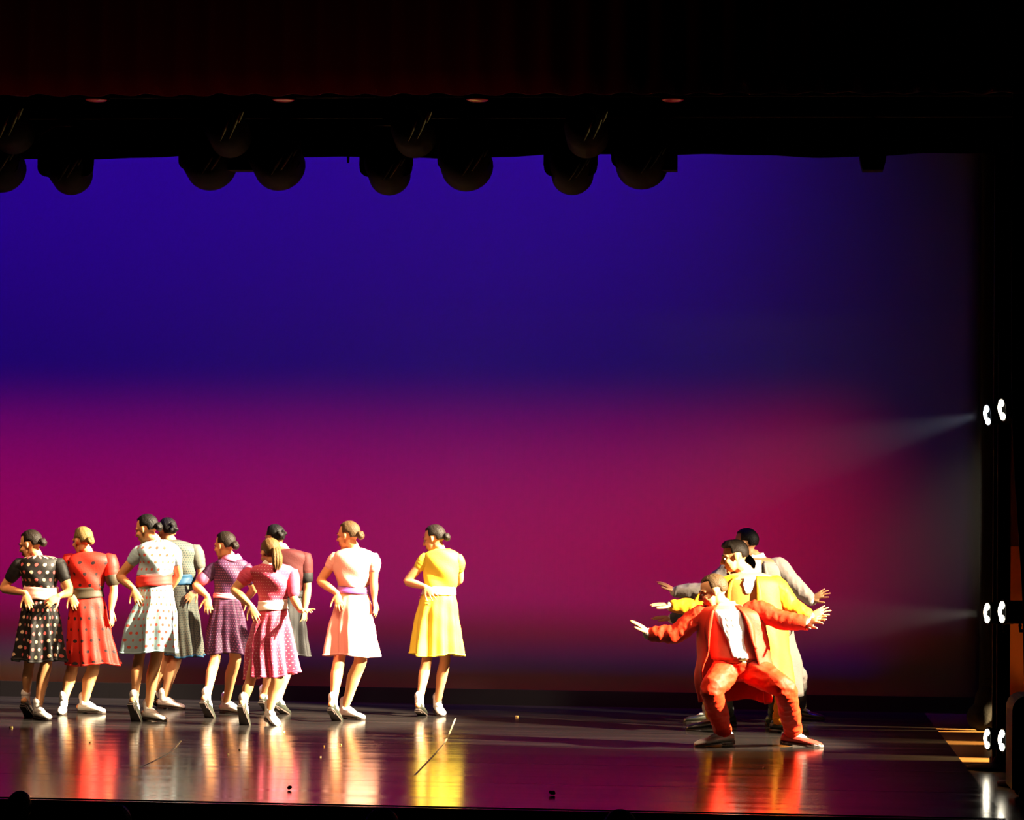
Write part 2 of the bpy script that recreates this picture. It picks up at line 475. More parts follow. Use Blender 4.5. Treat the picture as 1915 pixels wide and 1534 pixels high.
# ---------------------------------------------------------------- overhead: borders, valance, lamps
YB = 19.5
def border_bottom(x):
    # slightly wavy hem read as height over the stage at this depth
    base = 1.58 + (1003 - 290) * YB / F
    return base - 0.012 * math.sin(x * 2.3 + 1) - 0.006 * math.sin(x * 5.1) + (x - 0.5) * 0.003
drape('border_curtain', ((-9.5, YB), (2.15, YB)), 8.2, 4.1, BLACK, 'black border curtain above the stage hiding the top of the backdrop', 'curtain', .02, .5, bottom=border_bottom)
RED = mat('red_velvet', (0.22, 0.012, 0.012), 0.9, spec=.1, sheen=.3, bump=.2, bscale=80)
YV = 16.9
zv = at(950, 176, YV).z
o = drape('valance', ((-8.5, YV), (3.0, YV)), 6.2, zv, RED, 'dark red pleated valance across the top of the stage opening', 'curtain', .05, at(1000, 176, YV).x - at(931, 176, YV).x)
g = Geo(); g.box((-2.75, YV, 6.3), (11.7, .1, .2)); tag(obj('pelmet_batten', g.mesh('pelmet_batten', smooth=False), BLACK), 'black batten carrying the red valance', 'batten')
METAL = mat('lamp_black', (.003, .003, .003), .7, metal=.0, spec=.02)
FIN = mat('lamp_fin', (.40, .33, .16), .5)
# hanging pipe and par lamps in silhouette
YF = 19.0
zp = at(900, 215, YF).z
g = Geo(); g.tube([Vector((-8.4, YF, zp)), Vector((2.6, YF, zp))], [.025, .025], 12); tag(obj('lighting_pipe', g.mesh('lighting_pipe'), METAL), 'black horizontal pipe carrying the overhead lamps', 'pipe')
def par(px, pytop, pybot, halfw, nose, label, upper=False):
    """lamp seen from behind: round can, square gel frame, yoke, clamp, cooling fins"""
    s = F / YF
    ztip = at(px, pybot, YF).z
    r = nose / s
    c = at(px, pybot - nose, YF)
    hw = halfw / s
    root = thing('stage_lamp', (c.x, YF, zp), label, 'stage light', 'par lamps hanging in a row')
    off = root.location
    def P(n, g_, m_, par_=root, lab=None):
        o_ = obj(n, g_.mesh(n, off), m_, par_)
        if lab: o_['label'] = lab
        return o_
    ax = Matrix.Translation(c) @ Matrix.Rotation(math.radians(-90 - 14), 4, 'X')   # local +z runs upstage
    g = Geo(); g.lathe([(r * .3, -.20), (r * .62, -.19), (r * .86, -.14), (r * .97, -.08), (r, -.02), (r, .2), (r * .97, .205)], ax, 28); can = P('can', g, METAL)
    # cooling fins: three slanting ribs on the lower right of the back cap
    for k_, (dx, dz, L) in enumerate(((.28, -.62, .17), (.62, -.40, .19), (.86, -.10, .09))):
        g = Geo()
        p = c + Vector((r * dx, -.20 + .04 * k_, r * dz + .01))
        g.tube([p + Vector((-.03, 0, -.045)) * (L / .15), p + Vector((0, -.012, 0)), p + Vector((.03, 0, .05)) * (L / .15)], [.004, .008, .004], 8)
        P('fin', g, FIN, can, 'pale metal cooling rib')
    # gel frame: square with softened lower corners just below the can's middle
    zt_, zbm = c.z + r * 1.3, at(px, pybot - nose * .46, YF).z
    g = Geo(); pr = []
    rad = hw * .32
    for a in range(180, 271, 15): pr.append((-hw + rad + rad * math.cos(math.radians(a)), zbm + rad + rad * math.sin(math.radians(a))))
    for a in range(270, 361, 15): pr.append((hw - rad + rad * math.cos(math.radians(a)), zbm + rad + rad * math.sin(math.radians(a))))
    pr += [(hw, zt_), (-hw, zt_)]
    g.ring_surface([[Vector((c.x + x, YF + yy, z)) for x, z in pr] for yy in (-.02, .01)])
    P('gel_frame', g, METAL)
    g = Geo(); g.tube([Vector((c.x - hw * .95, YF, c.z)), Vector((c.x - hw * .95, YF, zp - .12)), Vector((c.x - hw * .4, YF, zp - .06)), Vector((c.x + hw * .4, YF, zp - .06)), Vector((c.x + hw * .95, YF, zp - .12)), Vector((c.x + hw * .95, YF, c.z))], [.014] * 6, 8); P('yoke', g, METAL)
    g = Geo(); g.box((c.x, YF, zp - .02), (.05, .07, .1)); P('clamp', g, METAL)
PARS = [(-8, 345, 46, 46), (123, 349, 54, 40), (385, 341, 52, 50), (514, 341, 49, 50), (722, 349, 50, 40),
        (868, 342, 50, 50), (1067, 348, 50, 40), (1198, 338, 55, 50)]
ORD = ['first', 'second', 'third', 'fourth', 'fifth', 'sixth', 'seventh', 'eighth']
for i, (px, pb, hw, ns) in enumerate(PARS):
    par(px, 290, pb, hw, ns, 'black round par lamp hanging against blue backdrop, %s of eight from the left' % ORD[i])
# dark colour-scroller boxes beside two of the lamps
for i, (xa, xb, lab) in enumerate(((424, 482, 'flat black box hanging between the third and fourth par lamps'), (1222, 1267, 'flat black box hanging to the right of the eighth par lamp'))):
    A, B = at(xa, 320, YF + .05), at(xb, 262, YF + .05)
    root = thing('control_box', ((A.x + B.x) / 2, YF + .05, A.z), lab, 'box')
    g = Geo(); g.box((0, 0, (B.z - A.z) / 2), (B.x - A.x, .12, B.z - A.z)); obj('housing', g.mesh('housing', smooth=False), METAL, root)
    g = Geo(); g.box((0, 0, (zp - A.z + B.z - A.z) / 2), (.03, .03, zp - B.z)); obj('hanger', g.mesh('hanger', smooth=False), METAL, root)
# small trapezoid lamp at the right
A = at(1632, 320, YF)
root = thing('floodlight', A, 'small black floodlight hanging alone at the right below the border', 'stage light')
g = Geo(); sx = F / YF
g.ring_surface([[Vector((x * w / sx, y, z)) for x, y in ((-1, -.07), (1, -.07), (1, .07), (-1, .07))] for w, z in ((19, 0), (23, .05), (25, .1), (25, .16))])
obj('housing', g.mesh('housing', smooth=False), METAL, root)
g = Geo(); g.tube([Vector((0, 0, .16)), Vector((0, 0, zp - A.z))], [.015, .015], 8); obj('yoke', g.mesh('yoke'), METAL, root)
# little cable end
A = at(651, 303, YF)
g = Geo(); g.tube([A, A + Vector((0, 0, .03)), A + Vector((.005, 0, .06)), Vector((A.x, YF, zp))], [.008, .010, .005, .005], 8)
tag(obj('cable', g.mesh('cable'), METAL), 'short black cable end dangling below the border between par lamps', 'cable')
# upper row of lamps: only their ribs catch light
YU = 18.4
zu = at(600, 205, YU).z
g = Geo(); g.tube([Vector((-8.2, YU, zu + .1)), Vector((2.4, YU, zu + .1))], [.025, .025], 12); tag(obj('lighting_pipe', g.mesh('lighting_pipe'), METAL), 'upper black pipe carrying the second row of lamps', 'pipe')
UP = [(14, 262), (422, 268), (770, 268), (1095, 268)]
for i, (px, py) in enumerate(UP):
    c = at(px, py - 30, YU); s = F / YU
    root = thing('stage_lamp', (c.x, YU, zu), 'black lamp on upper pipe with pale ribs glinting, %s of four from the left' % ORD[i], 'stage light', 'lamps on the upper pipe')
    off = root.location; r = 40 / s
    ax = Matrix.Translation(c) @ Matrix.Rotation(math.radians(-104), 4, 'X')
    g = Geo(); g.lathe([(r * .3, -.2), (r * .62, -.19), (r * .86, -.14), (r, -.02), (r, .2)], ax, 24); can = obj('can', g.mesh('can', off), METAL, root)
    for dx, dz, L in ((.25, -.35, .2), (.72, -.15, .24), (1.0, .25, .1)):
        g = Geo(); p = c + Vector((r * dx, -.19, r * dz))
        g.tube([p + Vector((-.022, 0, -.05)) * (L / .15), p + Vector((0, -.012, 0)), p + Vector((.022, 0, .055)) * (L / .15)], [.003, .009, .004], 8)
        tag(obj('fin', g.mesh('fin', off), FIN, can), 'pale metal cooling rib')
    g = Geo(); g.box((c.x, YU, zu + .04), (.05, .07, .14)); obj('clamp', g.mesh('clamp', off), METAL, root)
# red downlights
zd = at(700, 150, 18.0).z
g = Geo(); g.tube([Vector((-8.2, 18.0, zd)), Vector((1.2, 18.0, zd))], [.02, .02], 12); tag(obj('lighting_pipe', g.mesh('lighting_pipe'), METAL), 'black pipe carrying the four small red downlights', 'pipe')
for i, px in enumerate((180, 530, 893, 1258)):
    c = at(px, 188, 18.0)
    root = thing('downlight', c, 'small round downlight with dim red lens under the valance, %s of four from the left' % ORD[i], 'stage light', 'red downlights')
    g = Geo(); g.lathe([(.085, .0), (.085, .2), (.05, .24)], Matrix.Identity(4), 24, caps=(False, True)); obj('can', g.mesh('can'), METAL, root)
    g = Geo(); g.box((0, 0, (zd - c.z + .22) / 2), (.03, .03, abs(zd - c.z - .22) + .06)); obj('hanger', g.mesh('hanger', smooth=False), METAL, root)
    g = Geo(); g.ellipsoid((0, 0, .005), (.07, .07, .012), None, 20, 6)
    obj('lens', g.mesh('lens'), mat('red_lens', (.1, .0, .0), .3, emit=(1, .03, .03), estr=.045), root)

# ---------------------------------------------------------------- boom lamps at the right
def boom(px, Yb, pys, mast_px, label, cool_top=False):
    base = Vector((at(mast_px, 1400, Yb).x, Yb, 0))
    root = thing('light_boom', base, label, 'light stand')
    off = base
    s = F / Yb
    g = Geo(); g.tube([base + Vector((0, 0, .03)), base + Vector((0, 0, 3.0))], [.02, .02], 10); obj('mast', g.mesh('mast', off), METAL, root)
    g = Geo(); g.lathe([(.22, 0), (.22, .02), (.05, .04), (.03, .08)], Matrix.Translation(base), 24); obj('base', g.mesh('base', off), METAL, root)
    for i, py in enumerate(pys):
        c = at(px, py, Yb)
        ang = math.radians(14)
        d = Vector((-math.cos(ang), -math.sin(ang), -.12 if i == 0 else 0.0)).normalized()
        mt = Matrix.Translation(c) @ d.to_track_quat('Z', 'Y').to_matrix().to_4x4()
        r = .075
        g = Geo(); g.lathe([(.045, -.36), (.06, -.34), (.06, -.2), (r, -.16), (r, .0), (r * 1.08, .005), (r * 1.08, .02), (r * .93, .02), (r * .93, -.03)], mt, 24, caps=(True, True))
        brl = obj('barrel', g.mesh('barrel', off), METAL, root)
        col = (.75, .85, 1.0) if (cool_top and i == 0) else (1.0, .9, .68)
        nm = 'lamp_glow_cool' if (cool_top and i == 0) else 'lamp_glow_warm'
        E = mat(nm, (.8, .8, .8), .2, emit=col, estr=14)
        g = Geo()
        for sz in (1, -1):
            g.ellipsoid((0, .0, .0), (1, 1, 1), mt @ Matrix.Translation((0, sz * .043, .022)) @ Matrix.Diagonal((.028, .025, .016, 1)), 14, 8)
        g.ellipsoid((0, 0, 0), (1, 1, 1), mt @ Matrix.Translation((-.02, .004, .03)) @ Matrix.Diagonal((.012, .04, .012, 1)), 12, 8)
        tag(obj('lens', g.mesh('lens', off), E, brl), 'bright glowing lens')
        g = Geo(); e = c + d * -.1
        m_ = Vector((base.x, base.y, e.z)); g.tube([e + Vector((0, 0, -.085)), e + Vector((0, 0, -.12)), m_ + Vector((0, 0, -.12))], [.012] * 3, 8)
        obj('bracket', g.mesh('bracket', off), METAL, root)
boom(1852, 20.0, (776, 1147, 1382), 1868, 'upstage stand of three glowing side lamps in front of the narrow black flat', True)
boom(1880, 18.7, (766, 1145, 1385), 1930, 'nearer stand of three glowing side lamps at the edge of the orange flat')
# haze drifting in front of the lamps
g = Geo(); g.box(((-3.0 + 1.37) / 2, 20.1, 1.75), (4.37, 1.3, 2.8))
hm = bpy.data.materials.new('haze'); hm.use_nodes = True
hm.node_tree.nodes.clear()
ho = hm.node_tree.nodes.new('ShaderNodeOutputMaterial'); hv = hm.node_tree.nodes.new('ShaderNodeVolumePrincipled')
hv.inputs['Density'].default_value = 0.011; hv.inputs['Anisotropy'].default_value = 0.2
hm.node_tree.links.new(hv.outputs[0], ho.inputs['Volume'])
tag(obj('haze', g.mesh('haze', smooth=False), hm), 'thin theatrical haze catching the beams of the side lamps', 'haze', kind='stuff')

# ---------------------------------------------------------------- flecks, litter and marks on the floor
FLECK = mat('gold_fleck', (.85, .6, .2), .3, metal=.6)  # gold-coloured flecks scattered on the floor
rnd = random.Random(3)
def fleck_mesh():
    g = Geo()
    ring = []
    n_ = 7
    for j in range(n_):
        a = 2 * PI * j / n_
        ring.append((a, .010 + rnd.random() * .008))
    g.ring_surface([[Vector((r * math.cos(a), r * math.sin(a) * .7, 0.001)) for a, r in ring], [Vector((r * .8 * math.cos(a), r * .6 * math.sin(a), .006 + .008 * rnd.random())) for a, r in ring]])
    return g.mesh('fleck', smooth=False)
fm = fleck_mesh()
spots = [(21, 1362, 'below the spotted black dress'), (427, 1412, 'below the purple dress'), (448, 1404, 'between the purple and pink dancers'), (531, 1370, 'behind the pink dancer'),
         (637, 1394, 'in front of the pale pink dancer'), (967, 1342, 'alone at the back right of the yellow dress'), (606, 1397, 'left of the pale pink reflection'), (168, 1390, 'in front of the red spotted dress'), (599, 1417, 'at front left of the pale pink reflection'), (1429, 1437, 'in front of the crouching man')]
for i, (px, py, w) in enumerate(spots):
    o = obj('floor_fleck', fm, FLECK); p = ground(px, py); o.location = p; o.rotation_euler.z = i * 1.3
    o.scale = (1.2, 1.2, 1.2) if i in (0, 5) else (.8, .8, .8)
    tag(o, 'gold fleck on floor ' + w, 'litter', 'gold flecks on the floor')
DARK = mat('lump_black', (.01, .009, .008), .9)
for px, py, lab in ((540, 1478, 'small dark crumb on the floor in the pink reflection'), (1032, 1488, 'small dark crumb on bare floor near the stage front')):
    p = ground(px, py); g = Geo()
    for q in range(5):
        g.ellipsoid((rnd.uniform(-.012, .012), rnd.uniform(-.01, .01), .012 + rnd.uniform(0, .008)), (.012, .011, .011), None, 10, 6)
    o = obj('floor_crumb', remeshed(g, 'floor_crumb', Vector((0, 0, 0)), .004, 1, ratio=1), DARK); o.location = p; tag(o, lab, 'litter')
TAPE = mat('pale_tape', (.35, .28, .18), .5)
for (a, b_, lab) in (((776, 1450), (852, 1344), 'thin pale curved tape line on the floor at the yellow reflection'), ((262, 1436), (338, 1386), 'thin pale tape line on the floor at the pale blue reflection')):
    A, B = ground(*a), ground(*b_)
    mid = (A + B) / 2 + Vector((.05, 0, 0))
    p_, _ = resample([A, mid, B], [1, 1, 1], 10)
    rings = [[q + Vector((-.006, 0, 0.0005)), q + Vector((.006, 0, .0005)), q + Vector((.006, 0, .002)), q + Vector((-.006, 0, .002))] for q in p_]
    g = Geo(); g.ring_surface(rings); tag(obj('tape_line', g.mesh('tape_line', smooth=False), TAPE), lab, 'tape')
# ================================================================ people
SKIN = mat('skin', (0.62, 0.28, 0.11), 0.55, spec=.35)
SKIN_B = mat('skin_brown', (0.42, 0.20, 0.09), 0.55, spec=.35)
EYE = mat('eye_white', (.7, .68, .62), .2, spec=.6)
IRIS = mat('iris_dark', (.03, .015, .01), .2)
LIP = mat('lip_red', (.40, .08, .07), .5)
WHITE = mat('white_cotton', (.80, .76, .70), .85, bump=.3, bscale=150)
SHOE_W = mat('shoe_white', (.72, .70, .62), .4)
SHOE_D = mat('shoe_dark_shaded', (.02, .022, .016), .3, spec=.6)  # men's dark leather; shade painted onto the women's back shoes
SOLE = mat('sole_dark', (.03, .02, .015), .6)
HAIRC = {'black': (.004, .003, .0025), 'dark': (.010, .006, .0035), 'brown': (.05, .027, .010), 'blond': (.14, .09, .03), 'lightbrown': (.09, .045, .014)}
def hair_mat(k):
    m = mat('hair_' + k, HAIRC[k], .55, spec=.15, bump=.5, bscale=120, var=.35)
    return m

def head_matrix(c, yaw, pitch=0, roll=0, k=1.0):
    """head frame: +y is where the face looks; yaw 0 looks away from the audience, 90 looks screen left"""
    return Matrix.Translation(c) @ Matrix.Rotation(math.radians(yaw), 4, 'Z') @ Matrix.Rotation(-math.radians(pitch), 4, 'X') @ Matrix.Rotation(math.radians(roll), 4, 'Y') @ Matrix.Diagonal((k, k, k, 1))
def head_geo(g, m, man=False):
    g.ellipsoid((0, -.012, .035), (.074, .094, .086), m, 22, 14)          # skull
    g.ellipsoid((0, .030, -.030), (.056 + .004 * man, .058, .076), m, 18, 12)      # face
    g.ellipsoid((0, .028, -.070), (.046 + .008 * man, .046, .036), m, 14, 8)       # jaw
    g.ellipsoid((0, .066, -.094), (.020 + .004 * man, .018, .017), m, 12, 8)       # chin
    g.tube([m @ Vector((0, .084, .018)), m @ Vector((0, .097, -.004)), m @ Vector((0, .107, -.026))], [.009, .010, .013], 10)
    g.ellipsoid((0, .095, -.030), (.017, .012, .008), m, 10, 6)                    # nostrils
    for s in (-1, 1):
        g.tube([m @ Vector((s * .012, .084, .022)), m @ Vector((s * .034, .078, .026)), m @ Vector((s * .055, .056, .018))], [.009, .011, .009], 8)  # brow
        g.ellipsoid((s * .042, .056, -.024), (.022, .024, .020), m, 10, 6)         # cheek
        em = m @ Matrix.Translation((s * .074, -.008, -.004)) @ Matrix.Rotation(s * .35, 4, 'Z')
        g.ellipsoid((0, 0, .004), (.009, .021, .031), em, 12, 8)                   # ear
    g.ellipsoid((0, .081, -.058), (.024, .012, .007), m, 10, 6)
    g.ellipsoid((0, .079, -.067), (.020, .012, .007), m, 10, 6)
def face_parts(root, m, off, parent):
    for s in (-1, 1):
        g = Geo(); g.ellipsoid((s * .031, .0765, .002), (.0125, .0105, .0085), m, 12, 8)
        e = obj('eye', g.mesh('eye', off), EYE, parent)
        g = Geo(); g.ellipsoid((s * .031, .0855, .002), (.0055, .003, .0055), m, 10, 6)
        tag(obj('iris', g.mesh('iris', off), IRIS, e), 'dark iris')
        g = Geo(); g.tube([m @ Vector((s * .014, .094, .026)), m @ Vector((s * .034, .0895, .032)), m @ Vector((s * .054, .067, .026))], [.003, .004, .002], 8)
        obj('eyebrow', g.mesh('eyebrow', off), IRIS, parent)
    g = Geo(); g.ellipsoid((0, .0905, -.0585), (.021, .005, .0055), m, 12, 6); g.ellipsoid((0, .0885, -.0675), (.017, .005, .0055), m, 12, 6)
    obj('lips', g.mesh('lips', off), LIP, parent)
def sstep(a, b, x):
    t = max(0, min(1, (x - a) / (b - a))); return t * t * (3 - 2 * t)
def hair_parts(root, m, off, parent, style, col, seed=0):
    hm_ = hair_mat(col)
    rnd = random.Random(seed)
    g = Geo(); nu, nv = 48, 26; rings = []
    for i in range(nv + 1):
        th = PI * min(max(i / nv, .01), .99); ring = []
        for j in range(nu):
            ph = 2 * PI * j / nu
            d = Vector((math.sin(th) * math.cos(ph), math.sin(th) * math.sin(ph), -math.cos(th)))
            rr = Vector((.082, .104, .094))
            k = 1 + .016 * math.sin(ph * 13 + d.z * 6) + .010 * math.sin(ph * 29 + 2 * d.z)
            face = sstep(.18, .34, d.y) * (1 - sstep(.50, .66, d.z)) if style != 'quiff' else sstep(.25, .42, d.y) * (1 - sstep(.42, .55, d.z))
            side = (1 - sstep(-.20, -.02, d.z)) * sstep(-.52, -.30, d.y)
            nape = 1 - sstep(-.72, -.52, d.z)
            if style in ('ponytail', 'loose'): side *= .4; nape *= .3
            cut = max(face, side, nape)
            k *= 1 - .24 * cut
            if style == 'quiff' and d.z > .3 and d.y > -.1: k *= 1 + .16 * sstep(-.1, .6, d.y) * sstep(.3, .6, d.z) * (1 - cut)
            if style == 'short': k *= 1 - .02
            p = Vector((d.x * rr.x * k, d.y * rr.y * k - .012, d.z * rr.z * k + .036))
            ring.append(m @ p)
        rings.append(ring)
    g.ring_surface(rings)
    h = obj('hair', g.mesh('hair', off), hm_, parent)
    if style == 'bun':
        g = Geo(); rings = []
        for i in range(15):
            th = PI * min(max(i / 14, .02), .98); ring = []
            for j in range(22):
                ph = 2 * PI * j / 22
                k = 1 + .07 * math.sin(3 * ph + 4 * th)
                ring.append(m @ Vector((.036 * k * math.sin(th) * math.cos(ph), -.128 - .030 * k * math.cos(th), -.004 + .038 * k * math.sin(th) * math.sin(ph))))
            rings.append(ring)
        g.ring_surface(rings); obj('bun', g.mesh('bun', off), hm_, h)
        g = Geo(); g.lathe([(.022, -.004), (.027, 0), (.022, .004)], m @ Matrix.Translation((0, -.107, 0)) @ Matrix.Rotation(PI / 2, 4, 'X'), 16); obj('hair_tie', g.mesh('hair_tie', off), IRIS, h)
    if style == 'ponytail':
        g = Geo()
        for q in range(7):
            a = q / 7 * 2 * PI
            dx, dz = .022 * math.cos(a), .012 * math.sin(a)
            g.tube([m @ Vector(p) for p in ((dx * .4, -.09, .03 + dz), (dx, -.125 + dz, .0), (dx * 1.3, -.13 + dz, -.06), (dx * 1.4, -.115 + dz, -.12), (dx * .6, -.105, -.165))], [.010, .017, .019, .015, .004], 8)
        obj('ponytail', g.mesh('ponytail', off), hm_, h)
    if style == 'curls':
        g = Geo()
        for q in range(16):
            a = rnd.uniform(0, 2 * PI); rr_ = rnd.uniform(0, .042)
            g.ellipsoid((rr_ * math.cos(a), -.112 - rnd.uniform(0, .02), .035 + rr_ * math.sin(a)), (.020, .020, .018), m, 10, 6)
        obj('curls', remeshed(g, 'curls', off, .006, 1, ratio=.6), hm_, h)
    return h
def hand_geo(g, wr, tip, normal, size=.17, curl=.25, spread=.25, thumb_side=1):
    """palm, four fingers of unequal length bent at two joints, thumb from the side of the palm"""
    d = (tip - wr).normalized()
    n = Vector(normal); n = (n - d * n.dot(d)).normalized()       # out of the back of the hand
    sd = d.cross(n) * thumb_side                                    # towards the thumb
    k = size / .18
    g.tube([wr - d * .01, wr + d * .03 * k, wr + d * .065 * k, wr + d * .092 * k],
           [(.024 * k, .019 * k), (.034 * k, .016 * k), (.040 * k, .015 * k), (.038 * k, .012 * k)], 14, ref=sd)
    for i, (o_, L) in enumerate(((.030, .074), (.010, .084), (-.010, .078), (-.029, .060))):
        a = wr + d * (.088 - .006 * abs(i - 1)) * k + sd * o_ * k
        f = (d + sd * (o_ / .03) * spread).normalized()
        p = [a - f * .02 * k, a]; c = 0
        for s_, L_ in enumerate((.42, .33, .25)):
            c += curl * (.6, 1.0, .8)[s_]
            q = (f * math.cos(c) - n * math.sin(c)).normalized()
            p.append(p[-1] + q * L * L_ * k)
        r = .0088 * k * (1 if i < 3 else .88)
        g.tube(p, [r * 1.05, r * 1.08, r, r * .92, r * .78], 9)
    t0 = wr + d * .028 * k + sd * .026 * k
    td = (d * .75 + sd * .75 - n * .15).normalized()
    t1 = t0 + td * .042 * k; t2 = t1 + (td + d * .35).normalized() * .033 * k; t3 = t2 + (td + d * .6).normalized() * .024 * k
    g.tube([t0 - td * .012, t0, t1, t2, t3], [.014 * k, .014 * k, .0115 * k, .0105 * k, .008 * k], 10)
def foot_solve(bpx, az, ankz, flat_len=.148):
    """ball of the foot on the floor pixel; heel lifted so that the ankle gets its height"""
    B = ground(*bpx); d = Vector((math.cos(math.radians(az)), math.sin(math.radians(az)), 0))
    a0 = math.asin(.055 / flat_len)
    s = max(.055, min(ankz - .028, flat_len * .98)) / flat_len
    a = math.asin(s)
    A = Vector((B.x, B.y, .028)) - d * flat_len * math.cos(a) + Vector((0, 0, flat_len * s))
    pitch = a - a0
    return A, Vector((B.x, B.y, 0)), d, pitch
def foot_frame(B, d, pitch):
    """local frame: x across, y heel-to-toe, z up, origin under the ball, tipped up by pitch"""
    side = d.cross(Vector((0, 0, 1)))
    m = Matrix((( side.x, d.x, 0, B.x), (side.y, d.y, 0, B.y), (side.z, d.z, 1, B.z), (0, 0, 0, 1)))
    return m @ Matrix.Translation((0, 0, .008)) @ Matrix.Rotation(-pitch, 4, 'X') @ Matrix.Translation((0, 0, -.004))
def foot_body(g, A, B, d, pitch):
    m = foot_frame(B, d, pitch)
    P = lambda *c: m @ Vector(c)
    g.tube([P(0, -.185, .045), P(0, -.13, .055), P(0, -.06, .045), P(0, .0, .03), P(0, .05, .022)], [.026, .03, .03, .026, .018], 12)
    g.tube([A, P(0, -.135, .055)], [.032, .028], 10)
def shoe_parts(off, parent, A, B, d, pitch, k, upper, sock_h=.10, sock=WHITE, toe_cap=None):
    m = foot_frame(B, d, pitch)
    g = Geo(); rings = []
    prof = [(-.205, .018, .058), (-.195, .030, .080), (-.16, .037, .088), (-.11, .036, .082), (-.06, .041, .072), (-.01, .046, .060), (.04, .045, .052), (.075, .034, .042), (.09, .016, .030)]
    for y, w, h in prof:
        ring = []
        for j in range(16):
            a = 2 * PI * j / 16
            ring.append(m @ Vector((w * k * math.cos(a), y * k, .010 + (h - .010) * (0.5 + .5 * math.sin(a)))))
        rings.append(ring)
    g.ring_surface(rings); sh = obj('shoe', g.mesh('shoe', off), upper, parent)
    g = Geo(); ol = [(-.207, .018), (-.18, .034), (-.11, .034), (-.05, .042), (.0, .047), (.045, .044), (.08, .03), (.095, .012)]
    top = [m @ Vector((w * k, y * k, .014)) for y, w in ol] + [m @ Vector((-w * k, y * k, .014)) for y, w in ol[::-1]]
    bot = [m @ Vector((w * k, y * k, .002)) for y, w in ol] + [m @ Vector((-w * k, y * k, .002)) for y, w in ol[::-1]]
    g.ring_surface([bot, top]); obj('sole', g.mesh('sole', off, False), SOLE, sh)
    g = Geo(); hb = [(m @ Vector((x * k, y * k, z))) for z in (-.012, .004) for x, y in ((-.028, -.2), (.028, -.2), (.03, -.13), (-.03, -.13))]
    g.ring_surface([hb[:4], hb[4:]]); obj('heel', g.mesh('heel', off, False), SOLE, sh)
    if toe_cap:
        g = Geo(); g.ring_surface([[m @ Vector((w * 1.04 * k * math.cos(2 * PI * j / 16), y * k, .008 + (h * 1.06 - .008) * (.5 + .5 * math.sin(2 * PI * j / 16)))) for j in range(16)] for y, w, h in ((.025, .043, .043), (.05, .040, .039), (.078, .030, .032), (.093, .014, .024))])
        tag(obj('toe_cap', g.mesh('toe_cap', off), toe_cap, sh), 'pale toe cap')
    if sock:
        g = Geo(); c = m @ Vector((0, -.13 * k, .05)); up = (A + Vector((0, 0, .0)) - c)
        up = up.normalized() if up.length > .01 else Vector((0, 0, 1))
        top_ = A + (Vector((0, 0, 1)) * .8 + up * .2).normalized() * sock_h * .62
        ins = m @ Vector((0, -.045 * k, .052))
        g.tube([ins, m @ Vector((0, -.09 * k, .062)), c.lerp(A, .35), A, A.lerp(top_, .5), A.lerp(top_, .85), top_], [.026, .034, .038, .037, .037, .038, .036], 16)
        so = obj('sock', g.mesh('sock', off), sock, parent)
        g = Geo(); g.tube([top_ - (top_ - A) * .22, top_ - (top_ - A) * .05], [.0405, .0400], 16); obj('cuff', g.mesh('cuff', off), sock, so)

def prof_at(tab, Y, z_off=0):
    """silhouette rows (py, xl, xr[, depth ratio]) -> rows (z, cx, half width, depth ratio) sorted downwards"""
    out = []
    for r in tab:
        a, b_ = at(r[1], r[0], Y), at(r[2], r[0], Y)
        out.append((-(a.z + b_.z) / 2, (a.x + b_.x) / 2, (b_.x - a.x) / 2, r[3] if len(r) > 3 else .68))
    return out
def garment(prof, Y, n_v, nu, pleat=0.0, np_=11, seed=0, ycurve=None, tiltz=0.0, wrinkle=.004, u0=0.0, grow=0.0, close_top=False):
    z0, z1 = prof[0][0], prof[-1][0]
    rnd = random.Random(seed); ph = rnd.uniform(0, 6); ph2 = rnd.uniform(0, 6); ph3 = rnd.uniform(0, 6)
    rings = []; zs = []
    for i in range(n_v + 1):
        t = i / n_v; z = z0 + (z1 - z0) * t
        cx, hw, dr = interp(prof, z)
        hw += grow
        row = []
        for j in range(nu):
            th = 2 * PI * j / nu
            am = pleat * (t ** .75)
            f = .55 * math.sin(np_ * th + ph + .9 * math.sin(2 * th + ph3) + .25 * math.sin(5 * t)) + .28 * math.sin((np_ // 2 + 1) * th + ph2) + .30 * math.sin((np_ * 2 + 1) * th + ph3 + .7 * math.sin(3 * th))
            k = 1 - am * .45 + am * f
            w = wrinkle * (math.sin(-z * 34 + 2.2 * math.cos(th) * 2 + ph) * .6 + math.sin(-z * 17 + 3 * th + ph2) * .6) * (1 - .6 * t if pleat else 1)
            c, s = math.cos(th), math.sin(th)
            yb = ycurve(t) if ycurve else 0
            zz = -z + (.012 * math.sin(np_ * .5 * th + ph2) * t if pleat else 0) + tiltz * c * hw * t
            row.append(Vector((cx + (hw * k + w) * c, Y + yb + (hw * dr * k + w) * s, zz)))
        rings.append(row); zs.append(-z)
    return rings
def to_geo(rings, circ=1.0, caps=(False, False)):
    g = Geo(); n = len(rings[0])
    hs = [r[0].z for r in rings]
    g.ring_surface(rings, caps=caps, uvs=lambda i, j: (j / n * circ, hs[i]))
    return g

